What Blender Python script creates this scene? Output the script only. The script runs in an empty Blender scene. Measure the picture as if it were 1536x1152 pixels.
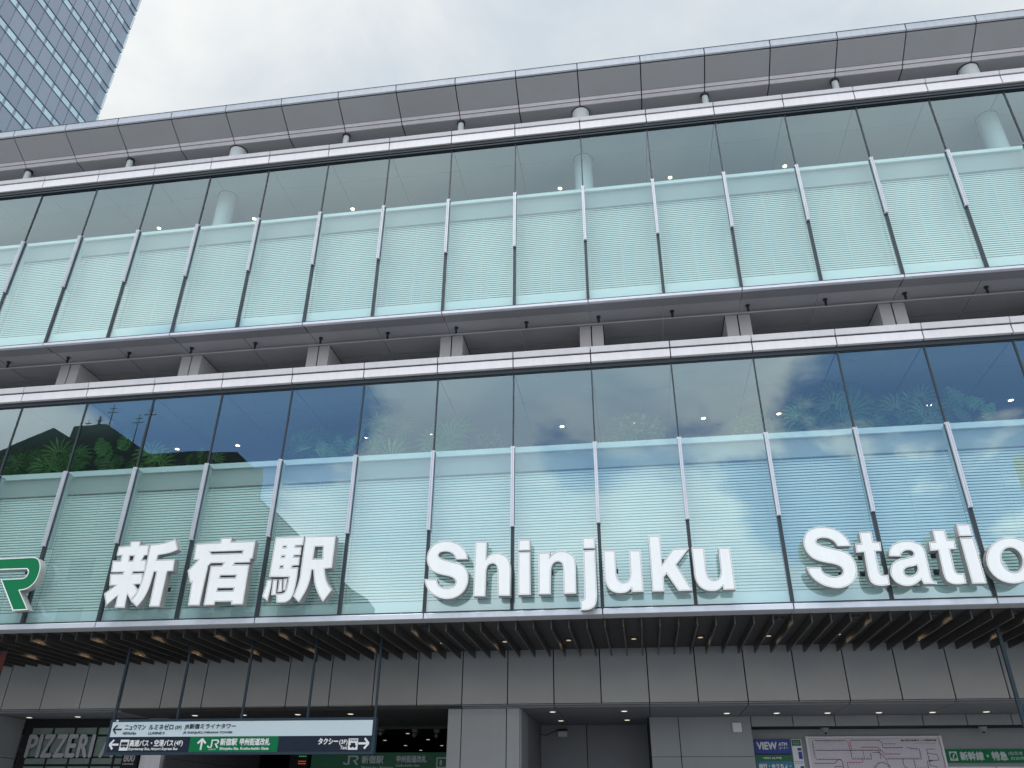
import bpy, bmesh, math, random
from mathutils import Vector, Matrix
from mathutils.geometry import tessellate_polygon

random.seed(7)
SC = bpy.context.scene
COL = SC.collection
PI = math.pi

# ------------------------------------------------------------------ camera
def look(pitch, yaw, roll):
    cy, sy, cp, sp = math.cos(yaw), math.sin(yaw), math.cos(pitch), math.sin(pitch)
    f = Vector((sy*cp, cy*cp, sp)); r = Vector((cy, -sy, 0)); u = r.cross(f)
    r2 = r*math.cos(roll) + u*math.sin(roll); u2 = -r*math.sin(roll) + u*math.cos(roll)
    return Matrix(((r2.x, u2.x, -f.x), (r2.y, u2.y, -f.y), (r2.z, u2.z, -f.z)))
cam_data = bpy.data.cameras.new('camera')
cam = bpy.data.objects.new('camera', cam_data); COL.objects.link(cam)
cam.matrix_world = Matrix.Translation((2.018, -13.1716, 1.6)) @ look(0.503243, -0.15434, 0.008627).to_4x4()
cam_data.sensor_width = 36.0
cam_data.lens = 36.0*1186.94/1536
cam_data.clip_start = 0.05; cam_data.clip_end = 3000
SC.camera = cam

# ------------------------------------------------------------------ sky, sun, exposure
SUN_EL, SUN_AZ = math.radians(72), math.radians(205)      # azimuth clockwise from +y
SC.view_settings.view_transform = 'Standard'; SC.view_settings.look = 'None'
SC.view_settings.gamma = 1.0; SC.view_settings.use_curve_mapping = False
SC.view_settings.exposure = 0.40
world = bpy.data.worlds.new('World'); SC.world = world; world.use_nodes = True
nt = world.node_tree; nt.nodes.clear()
def N(t, **kw):
    n = nt.nodes.new(t)
    for k, v in kw.items(): setattr(n, k, v)
    return n
out = N('ShaderNodeOutputWorld'); bg = N('ShaderNodeBackground'); bg.inputs['Strength'].default_value = 0.15
sky = N('ShaderNodeTexSky', sky_type='NISHITA'); sky.sun_disc = False
sky.sun_elevation = SUN_EL; sky.sun_rotation = SUN_AZ; sky.air_density = 1.0; sky.dust_density = 0.1; sky.ozone_density = 4.0
tc = N('ShaderNodeTexCoord')
sep = N('ShaderNodeSeparateXYZ'); nt.links.new(tc.outputs['Generated'], sep.inputs[0])
def wmath(op, a, b=None, c=None):
    m = N('ShaderNodeMath', operation=op)
    for i, v in enumerate((a, b, c)):
        if v is None: continue
        if isinstance(v, (int, float)): m.inputs[i].default_value = v
        else: nt.links.new(v, m.inputs[i])
    return m.outputs[0]
# flatten the direction onto a cloud layer so that clouds shrink towards the horizon
zz = wmath('ADD', wmath('MAXIMUM', sep.outputs[2], 0.0), 0.28)
cx = wmath('DIVIDE', sep.outputs[0], zz); cyy = wmath('DIVIDE', sep.outputs[1], zz)
comb = N('ShaderNodeCombineXYZ'); nt.links.new(cx, comb.inputs[0]); nt.links.new(cyy, comb.inputs[1])
def wnoise(scale, detail, rough, off, dist=0.0):
    mp = N('ShaderNodeMapping'); mp.inputs['Location'].default_value = off
    nt.links.new(comb.outputs[0], mp.inputs[0])
    n = N('ShaderNodeTexNoise'); n.inputs['Scale'].default_value = scale; n.inputs['Detail'].default_value = detail
    n.inputs['Roughness'].default_value = rough; n.inputs['Distortion'].default_value = dist
    nt.links.new(mp.outputs[0], n.inputs['Vector']); return n.outputs[0]
n1 = wnoise(1.9, 8, 0.58, (3.1, 1.7, 0), 0.25)
n2 = wnoise(1.3, 5, 0.5, (1.1, 14.7, 0), 0.2)
# two wide openings of blue sky low over the opposite side of the street, the deck is closed elsewhere
def opening(az, el, r0, r1, amt, sz=1.5):
    az, el = math.radians(az), math.radians(el)
    v = N('ShaderNodeVectorMath', operation='SUBTRACT'); nt.links.new(tc.outputs['Generated'], v.inputs[0])
    v.inputs[1].default_value = (math.sin(az)*math.cos(el), -math.cos(az)*math.cos(el), math.sin(el))
    w = N('ShaderNodeVectorMath', operation='MULTIPLY'); nt.links.new(v.outputs[0], w.inputs[0]); w.inputs[1].default_value = (1, 1, sz)
    l = N('ShaderNodeVectorMath', operation='LENGTH'); nt.links.new(w.outputs[0], l.inputs[0])
    m = N('ShaderNodeMapRange'); m.interpolation_type = 'SMOOTHSTEP'; nt.links.new(l.outputs['Value'], m.inputs['Value'])
    m.inputs['From Min'].default_value = r0; m.inputs['From Max'].default_value = r1
    m.inputs['To Min'].default_value = amt; m.inputs['To Max'].default_value = 0.0
    return m.outputs[0]
op = wmath('ADD', wmath('ADD', opening(-29, 24.5, .07, .27, 1.0, 1.9), opening(20, 22, .08, .33, 1.0, 1.7)), opening(-3, 26, .05, .22, .50))
amp = wmath('ADD', wmath('MULTIPLY', op, 3.6), 1.3)      # the cloud breaks up inside the openings
dens = wmath('SUBTRACT', wmath('ADD', wmath('MULTIPLY', wmath('SUBTRACT', n1, 0.5), amp), 0.96), op)
mask = N('ShaderNodeMapRange'); mask.interpolation_type = 'SMOOTHSTEP'
mask.inputs['From Min'].default_value = 0.28; mask.inputs['From Max'].default_value = 0.62
nt.links.new(dens, mask.inputs['Value'])
n3 = wnoise(4.5, 6, 0.6, (4.0, 2.0, 0), 0.4)
ramp = N('ShaderNodeValToRGB'); nt.links.new(wmath('ADD', n2, wmath('MULTIPLY', wmath('SUBTRACT', n3, 0.5), 0.35)), ramp.inputs[0])
ramp.color_ramp.elements[0].position = 0.36; ramp.color_ramp.elements[0].color = (0.55, 0.65, 0.75, 1)
ramp.color_ramp.elements[1].position = 0.60; ramp.color_ramp.elements[1].color = (0.91, 0.925, 0.92, 1)
# the overcast is brighter towards the veiled sun (behind the photographer) than over the roof
glow = N('ShaderNodeMapRange'); glow.interpolation_type = 'SMOOTHSTEP'
glow.inputs['From Min'].default_value = 0.75; glow.inputs['From Max'].default_value = -0.6
glow.inputs['To Min'].default_value = 4.75; glow.inputs['To Max'].default_value = 9.6
nt.links.new(sep.outputs[1], glow.inputs['Value'])
sc_ = N('ShaderNodeVectorMath', operation='SCALE'); nt.links.new(ramp.outputs[0], sc_.inputs[0]); nt.links.new(glow.outputs[0], sc_.inputs['Scale'])
mix = N('ShaderNodeMix', data_type='RGBA'); nt.links.new(mask.outputs[0], mix.inputs['Factor'])
nt.links.new(sky.outputs[0], mix.inputs[6]); nt.links.new(sc_.outputs[0], mix.inputs[7])
nt.links.new(mix.outputs[2], bg.inputs['Color']); nt.links.new(bg.outputs[0], out.inputs[0])

sd = bpy.data.lights.new('sun', 'SUN'); sd.energy = 1.5; sd.angle = math.radians(25); sd.color = (1.0, 0.97, 0.93)
sun = bpy.data.objects.new('sun', sd); COL.objects.link(sun)
sdir = Vector((math.sin(SUN_AZ)*math.cos(SUN_EL), math.cos(SUN_AZ)*math.cos(SUN_EL), math.sin(SUN_EL)))
sun.rotation_euler = (-sdir).to_track_quat('-Z', 'Y').to_euler()

# ------------------------------------------------------------------ materials
def lin(r, g, b):
    f = lambda c: (c/255/12.92) if c/255 <= 0.04045 else ((c/255+0.055)/1.055)**2.4
    return (f(r), f(g), f(b), 1)
def mat(name, col, rough=0.6, metal=0.0, var=0.06, scale=3.0, bump=0.0, obj_var=0.0, streak=0.0, bscale=60, spec=0.5):
    m = bpy.data.materials.new(name); m.use_nodes = True; t = m.node_tree; p = t.nodes['Principled BSDF']
    p.inputs['Roughness'].default_value = rough; p.inputs['Metallic'].default_value = metal
    p.inputs['Specular IOR Level'].default_value = spec
    g = t.nodes.new('ShaderNodeTexCoord')
    v = t.nodes.new('ShaderNodeNewGeometry')
    n = t.nodes.new('ShaderNodeTexNoise'); n.inputs['Scale'].default_value = scale; n.inputs['Detail'].default_value = 5
    t.links.new(v.outputs['Position'], n.inputs['Vector'])
    mr = t.nodes.new('ShaderNodeMapRange'); mr.inputs['From Min'].default_value = 0.25; mr.inputs['From Max'].default_value = 0.75
    mr.inputs['To Min'].default_value = 1-var; mr.inputs['To Max'].default_value = 1+var
    t.links.new(n.outputs[0], mr.inputs['Value']); val = mr.outputs[0]
    def mul(a, b):
        x = t.nodes.new('ShaderNodeMath'); x.operation = 'MULTIPLY'; t.links.new(a, x.inputs[0]); t.links.new(b, x.inputs[1]); return x.outputs[0]
    if obj_var:
        oi = t.nodes.new('ShaderNodeObjectInfo'); r2 = t.nodes.new('ShaderNodeMapRange')
        r2.inputs['To Min'].default_value = 1-obj_var; r2.inputs['To Max'].default_value = 1+obj_var
        t.links.new(oi.outputs['Random'], r2.inputs['Value']); val = mul(val, r2.outputs[0])
    if streak:
        mp = t.nodes.new('ShaderNodeMapping'); mp.inputs['Scale'].default_value = (9, 9, 0.7); t.links.new(v.outputs['Position'], mp.inputs[0])
        n3 = t.nodes.new('ShaderNodeTexNoise'); n3.inputs['Scale'].default_value = 1.3; n3.inputs['Detail'].default_value = 6
        t.links.new(mp.outputs[0], n3.inputs['Vector']); r3 = t.nodes.new('ShaderNodeMapRange')
        r3.inputs['From Min'].default_value = 0.35; r3.inputs['From Max'].default_value = 0.6
        r3.inputs['To Min'].default_value = 1-streak; r3.inputs['To Max'].default_value = 1.0
        t.links.new(n3.outputs[0], r3.inputs['Value']); val = mul(val, r3.outputs[0])
    s = t.nodes.new('ShaderNodeVectorMath'); s.operation = 'SCALE'; s.inputs[0].default_value = col[:3]
    t.links.new(val, s.inputs['Scale']); t.links.new(s.outputs[0], p.inputs['Base Color'])
    if bump:
        n4 = t.nodes.new('ShaderNodeTexNoise'); n4.inputs['Scale'].default_value = bscale; n4.inputs['Detail'].default_value = 3
        t.links.new(v.outputs['Position'], n4.inputs['Vector'])
        b = t.nodes.new('ShaderNodeBump'); b.inputs['Strength'].default_value = bump; b.inputs['Distance'].default_value = 0.01
        t.links.new(n4.outputs[0], b.inputs['Height']); t.links.new(b.outputs[0], p.inputs['Normal'])
    return m
def emit(name, col, strength):
    m = bpy.data.materials.new(name); m.use_nodes = True; p = m.node_tree.nodes['Principled BSDF']
    p.inputs['Base Color'].default_value = col; p.inputs['Emission Color'].default_value = col
    p.inputs['Emission Strength'].default_value = strength; p.inputs['Roughness'].default_value = 0.5
    return m
def glass(name, tint, base, boost, wave=0.0):
    m = bpy.data.materials.new(name); m.use_nodes = True; t = m.node_tree; t.nodes.clear()
    o = t.nodes.new('ShaderNodeOutputMaterial'); tr = t.nodes.new('ShaderNodeBsdfTransparent'); tr.inputs[0].default_value = tint
    gl = t.nodes.new('ShaderNodeBsdfGlossy'); gl.inputs['Roughness'].default_value = 0.0; gl.inputs['Color'].default_value = (0.80, 0.95, 1.0, 1)
    fr = t.nodes.new('ShaderNodeFresnel'); fr.inputs['IOR'].default_value = 1.5
    ge = t.nodes.new('ShaderNodeNewGeometry'); io = t.nodes.new('ShaderNodeMapRange')      # a thin sheet reflects alike from both sides
    io.inputs['To Min'].default_value = 1.5; io.inputs['To Max'].default_value = 1/1.5
    t.links.new(ge.outputs['Backfacing'], io.inputs['Value']); t.links.new(io.outputs[0], fr.inputs['IOR'])
    ma = t.nodes.new('ShaderNodeMath'); ma.operation = 'MULTIPLY_ADD'; ma.use_clamp = True
    ma.inputs[1].default_value = boost; ma.inputs[2].default_value = base
    t.links.new(fr.outputs[0], ma.inputs[0])
    if wave:
        v = t.nodes.new('ShaderNodeNewGeometry'); n = t.nodes.new('ShaderNodeTexNoise'); n.inputs['Scale'].default_value = 0.9; n.inputs['Detail'].default_value = 1
        t.links.new(v.outputs['Position'], n.inputs['Vector'])
        b = t.nodes.new('ShaderNodeBump'); b.inputs['Strength'].default_value = wave; b.inputs['Distance'].default_value = 0.02
        t.links.new(n.outputs[0], b.inputs['Height']); t.links.new(b.outputs[0], gl.inputs['Normal'])
    mx = t.nodes.new('ShaderNodeMixShader'); t.links.new(ma.outputs[0], mx.inputs[0])
    t.links.new(tr.outputs[0], mx.inputs[1]); t.links.new(gl.outputs[0], mx.inputs[2]); t.links.new(mx.outputs[0], o.inputs[0])
    return m
M = dict(
    panel=mat('pale_aluminium_panel', (0.77, 0.74, 0.77, 1), 0.45, 0.0, 0.04, 1.2, obj_var=0.035, streak=0.05),
    panel2=mat('roof_panel', (0.355, 0.365, 0.38, 1), 0.5, 0.0, 0.05, 0.8, obj_var=0.03),
    fascia=mat('fascia_metal', (0.50, 0.53, 0.59, 1), 0.4, 0.2, 0.05, 2, obj_var=0.04, streak=0.08),
    edge=mat('bright_trim', (0.66, 0.69, 0.76, 1), 0.35, 0.3, 0.04, 2, obj_var=0.03, streak=0.05),
    silver=mat('brushed_silver', (0.62, 0.62, 0.68, 1), 0.35, 0.4, 0.05, 6, streak=0.08),
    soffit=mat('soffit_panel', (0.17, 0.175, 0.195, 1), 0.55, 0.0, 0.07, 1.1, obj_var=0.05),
    gap_shade=mat('blind_gap_shade', (0.20, 0.22, 0.22, 1), 0.9),  # darkness of the slat gaps, put into a sheet's colour
    deck=mat('terrace_deck', (0.74, 0.73, 0.72, 1), 0.8, 0.0, 0.06, 2),
    soffitb=mat('rear_soffit', (0.29, 0.295, 0.315, 1), 0.55, 0.0, 0.08, 1.1, obj_var=0.05),
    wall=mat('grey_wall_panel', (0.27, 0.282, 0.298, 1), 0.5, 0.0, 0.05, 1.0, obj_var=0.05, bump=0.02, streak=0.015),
    dark=mat('dark_gasket', (0.022, 0.032, 0.042, 1), 0.45, 0.0, 0.1, 5),
    joint=mat('joint_black', (0.01, 0.01, 0.012, 1), 0.9, 0.0, 0.1, 5),
    fin=mat('bronze_fin', (0.070, 0.066, 0.064, 1), 0.42, 0.2, 0.1, 4, obj_var=0.08, streak=0.15),
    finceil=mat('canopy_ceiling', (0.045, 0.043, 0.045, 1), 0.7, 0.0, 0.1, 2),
    ceil=mat('white_ceiling', (0.41, 0.46, 0.47, 1), 0.8, 0.0, 0.03, 1, obj_var=0.02),
    room=mat('room_wall', (0.45, 0.45, 0.47, 1), 0.8, 0.0, 0.1, 0.5),
    column=mat('painted_column', (0.66, 0.69, 0.70, 1), 0.5, 0.0, 0.03, 2),
    blind=mat('white_slat', (0.85, 0.87, 0.84, 1), 0.55, 0.0, 0.02, 2, obj_var=0.045),
    ledge=mat('ledge_white', (0.80, 0.82, 0.82, 1), 0.6, 0.0, 0.02, 2),
    band=mat('ledge_band', (0.42, 0.43, 0.43, 1), 0.6, 0.0, 0.03, 1),
    finb=mat('pale_fin', (0.50, 0.56, 0.58, 1), 0.5, 0.0, 0.03, 2),
    lface=mat('letter_face', (0.86, 0.875, 0.885, 1), 0.32, 0.0, 0.03, 2.2, streak=0.03),
    lrim=mat('letter_rim', (0.72, 0.73, 0.74, 1), 0.4, 0.2, 0.06, 8),
    lgroove=mat('letter_groove', (0.30, 0.30, 0.31, 1), 0.6, 0.0, 0.2, 12),
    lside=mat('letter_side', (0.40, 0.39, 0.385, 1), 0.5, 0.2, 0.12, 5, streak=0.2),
    green=mat('logo_green', (0.0, 0.165, 0.062, 1), 0.5, 0.0, 0.03, 2, spec=0.2),
    pillarm=mat('pillar_panel', (0.60, 0.58, 0.60, 1), 0.5, 0.0, 0.05, 1.5, obj_var=0.03),
    white=mat('white_paint', (0.78, 0.79, 0.80, 1), 0.5, 0.0, 0.02, 2),
    signw=mat('sign_white', (0.60, 0.71, 0.77, 1), 0.4, 0.0, 0.02, 2),
    navy=mat('sign_navy', (0.014, 0.022, 0.042, 1), 0.5, 0.0, 0.08, 3, spec=0.2),
    sframe=mat('sign_frame', (0.025, 0.048, 0.070, 1), 0.5, 0.1, 0.08, 3, spec=0.3),
    ink=mat('black_ink', (0.02, 0.02, 0.03, 1), 0.6),
    redink=mat('red_ink', (0.42, 0.05, 0.06, 1), 0.6),
    blueink=mat('blue_ink', (0.02, 0.05, 0.32, 1), 0.5),
    tealink=mat('teal_ink', (0.02, 0.20, 0.32, 1), 0.5),
    greenink=mat('green_ink', (0.01, 0.14, 0.07, 1), 0.5),
    paper=mat('map_paper', (0.62, 0.56, 0.63, 1), 0.5, 0.0, 0.03, 3),
    asphalt=mat('asphalt', (0.055, 0.055, 0.058, 1), 0.9, 0.0, 0.2, 6, bump=0.4),
    paving=mat('stone_paving', (0.31, 0.32, 0.33, 1), 0.8, 0.0, 0.1, 1.5, bump=0.1),
    line=mat('road_paint', (0.75, 0.75, 0.72, 1), 0.7, 0.0, 0.1, 5),
    leafm=mat('leaf_green', (0.10, 0.23, 0.07, 1), 0.45, 0.0, 0.35, 7, obj_var=0.3),
    leafl=mat('leaf_light', (0.21, 0.36, 0.12, 1), 0.5, 0.0, 0.35, 7, obj_var=0.3),
    bark=mat('bark', (0.30, 0.26, 0.20, 1), 0.9, 0.0, 0.3, 20),
    opp=mat('opposite_wall', (0.44, 0.47, 0.36, 1), 0.8, 0.0, 0.15, 0.15),
    oppd=mat('opposite_roof', (0.035, 0.042, 0.036, 1), 0.8, 0.0, 0.2, 0.3),
    cream=mat('cream_wall', (0.75, 0.70, 0.42, 1), 0.8, 0.0, 0.08, 0.3),
    tbody=mat('tower_frame', (0.24, 0.31, 0.40, 1), 0.35, 0.2, 0.08, 0.2),
    tdark=mat('tower_spandrel', (0.235, 0.29, 0.375, 1), 0.22, 0.3, 0.06, 0.05, obj_var=0.07),
    tlight=mat('tower_window', (0.45, 0.63, 0.72, 1), 0.12, 0.25, 0.05, 0.1, obj_var=0.08),
    tedge=mat('tower_corner', (0.60, 0.72, 0.76, 1), 0.2, 0.2, 0.05, 0.1),
    red=mat('dark_red_cloth', (0.05, 0.005, 0.007, 1), 0.8, 0.0, 0.2, 4),
    pizglass=mat('green_tinted_panel', (0.16, 0.21, 0.19, 1), 0.25, 0.0, 0.15, 2),
    steel=mat('sign_letter_steel', (0.42, 0.41, 0.45, 1), 0.35, 0.4, 0.08, 6),
    lamp=emit('warm_lamp', (1.0, 0.80, 0.52, 1), 5.0),
    lampc=emit('canopy_lamp_glass', (1.0, 0.78, 0.50, 1), 0.28),
    lampd=emit('dim_lamp', (1.0, 0.90, 0.72, 1), 0.75),
    ledg=emit('led_green', (0.05, 0.6, 0.15, 1), 0.25),
    ledr=emit('led_red', (0.8, 0.12, 0.05, 1), 0.3),
    glassL=glass('lower_glazing', (0.775, 0.935, 0.94, 1), 0.145, 1.5, 0.02),
    glassU=glass('upper_glazing', (0.80, 0.95, 0.94, 1), 0.09, 1.3, 0.02),
)

# ------------------------------------------------------------------ helpers
class G:
    """collects simple solids and makes one mesh of them"""
    def __init__(s): s.v = []; s.f = []; s.m = []; s.sm = []
    def poly(s, pts, mi=0):
        b = len(s.v); s.v += [tuple(p) for p in pts]; s.f.append(tuple(range(b, b+len(pts)))); s.m.append(mi); return s
    def box(s, x0, x1, y0, y1, z0, z1, mi=0):
        b = len(s.v)
        s.v += [(x0,y0,z0),(x1,y0,z0),(x1,y1,z0),(x0,y1,z0),(x0,y0,z1),(x1,y0,z1),(x1,y1,z1),(x0,y1,z1)]
        for q in ((0,3,2,1),(4,5,6,7),(0,1,5,4),(1,2,6,5),(2,3,7,6),(3,0,4,7)):
            s.f.append(tuple(b+i for i in q)); s.m.append(mi)
        return s
    def prism(s, prof, x0, x1, mi=0):
        """closed profile of (y, z) points swept along x"""
        b = len(s.v); n = len(prof)
        s.v += [(x0, y, z) for y, z in prof] + [(x1, y, z) for y, z in prof]
        s.f.append(tuple(range(b, b+n))); s.m.append(mi)
        s.f.append(tuple(range(b+2*n-1, b+n-1, -1))); s.m.append(mi)
        for i in range(n):
            j = (i+1) % n; s.f.append((b+i, b+n+i, b+n+j, b+j)); s.m.append(mi)
        return s
    def tube(s, p0, p1, r0, r1=None, n=10, mi=0):
        r1 = r0 if r1 is None else r1
        p0 = Vector(p0); p1 = Vector(p1); d = (p1-p0).normalized()
        a = d.orthogonal().normalized(); c = d.cross(a); b = len(s.v)
        for p, r in ((p0, r0), (p1, r1)):
            for k in range(n):
                t = 2*PI*k/n; s.v.append(tuple(p + a*(r*math.cos(t)) + c*(r*math.sin(t))))
        for k in range(n):
            l = (k+1) % n; s.f.append((b+k, b+l, b+n+l, b+n+k)); s.m.append(mi)
        s.f.append(tuple(range(b+n-1, b-1, -1))); s.m.append(mi); s.f.append(tuple(range(b+n, b+2*n))); s.m.append(mi)
        return s
    def mesh(s, name, mats, smooth=False):
        me = bpy.data.meshes.new(name); me.from_pydata(s.v, [], s.f)
        for m in (mats if isinstance(mats, (list, tuple)) else [mats]): me.materials.append(m)
        me.polygons.foreach_set('material_index', s.m); me.update()
        bm = bmesh.new(); bm.from_mesh(me); bmesh.ops.recalc_face_normals(bm, faces=bm.faces); bm.to_mesh(me); bm.free()
        if smooth:
            me.polygons.foreach_set('use_smooth', [True]*len(me.polygons)); me.set_sharp_from_angle(angle=math.radians(40))
        return me
def put(name, me, parent=None, loc=(0,0,0), rot=(0,0,0), kind=None):
    o = bpy.data.objects.new(name, me); COL.objects.link(o); o.parent = parent
    o.location = loc; o.rotation_euler = rot
    if kind: o['kind'] = kind
    return o
def empty(name, label, cat, loc=(0,0,0), group=None):
    o = bpy.data.objects.new(name, None); COL.objects.link(o); o.location = loc; o.empty_display_size = 0.2
    return tag(o, label, cat, group)
def tag(o, label, cat, group=None):
    o['label'] = label; o['category'] = cat
    if group: o['group'] = group
    return o
def structure(o): o['kind'] = 'structure'; return o

def text(name, body, x0, x1, z0, z1, y, m, parent, bold=0.0, slant=0.0):
    """flat lettering facing -y, fitted into the box x0..x1, z0..z1, in the parent's space"""
    cu = bpy.data.curves.new('lettering', 'FONT'); cu.body = body; cu.size = 1.0; cu.resolution_u = 3
    t = bpy.data.objects.new('tmp_lettering', cu); COL.objects.link(t)
    bpy.context.view_layer.update()
    me = bpy.data.meshes.new_from_object(t.evaluated_get(bpy.context.evaluated_depsgraph_get()))
    bpy.data.objects.remove(t); bpy.data.curves.remove(cu)
    xs = [v.co.x for v in me.vertices]; ys = [v.co.y for v in me.vertices]
    ax, bx_, ay, by = min(xs), max(xs), min(ys), max(ys)
    sx = (x1-x0)/(bx_-ax); sz = (z1-z0)/(by-ay)
    base = [((v.co.x-ax)*sx + x0, (v.co.y-ay)*sz + z0) for v in me.vertices]
    base = [(x + slant*(z-z0), z) for x, z in base]
    faces = [tuple(p.vertices) for p in me.polygons]; bpy.data.meshes.remove(me)
    g = G(); offs = [(0, 0)] if not bold else [(0, 0), (bold, 0), (-bold, 0), (0, bold), (0, -bold)]
    for k, (dx, dz) in enumerate(offs):
        b = len(g.v); g.v += [(x+dx, y-0.0003*k, z+dz) for x, z in base]
        for f in faces: g.f.append(tuple(b+i for i in f)); g.m.append(0)
    mm = bpy.data.meshes.new('lettering'); mm.from_pydata(g.v, [], g.f); mm.materials.append(m); mm.update()
    return put(name, mm, parent)
def plate(name, x0, x1, z0, z1, y0, y1, m, parent):
    return put(name, G().box(x0, x1, y0, y1, z0, z1).mesh(name, m), parent)
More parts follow.
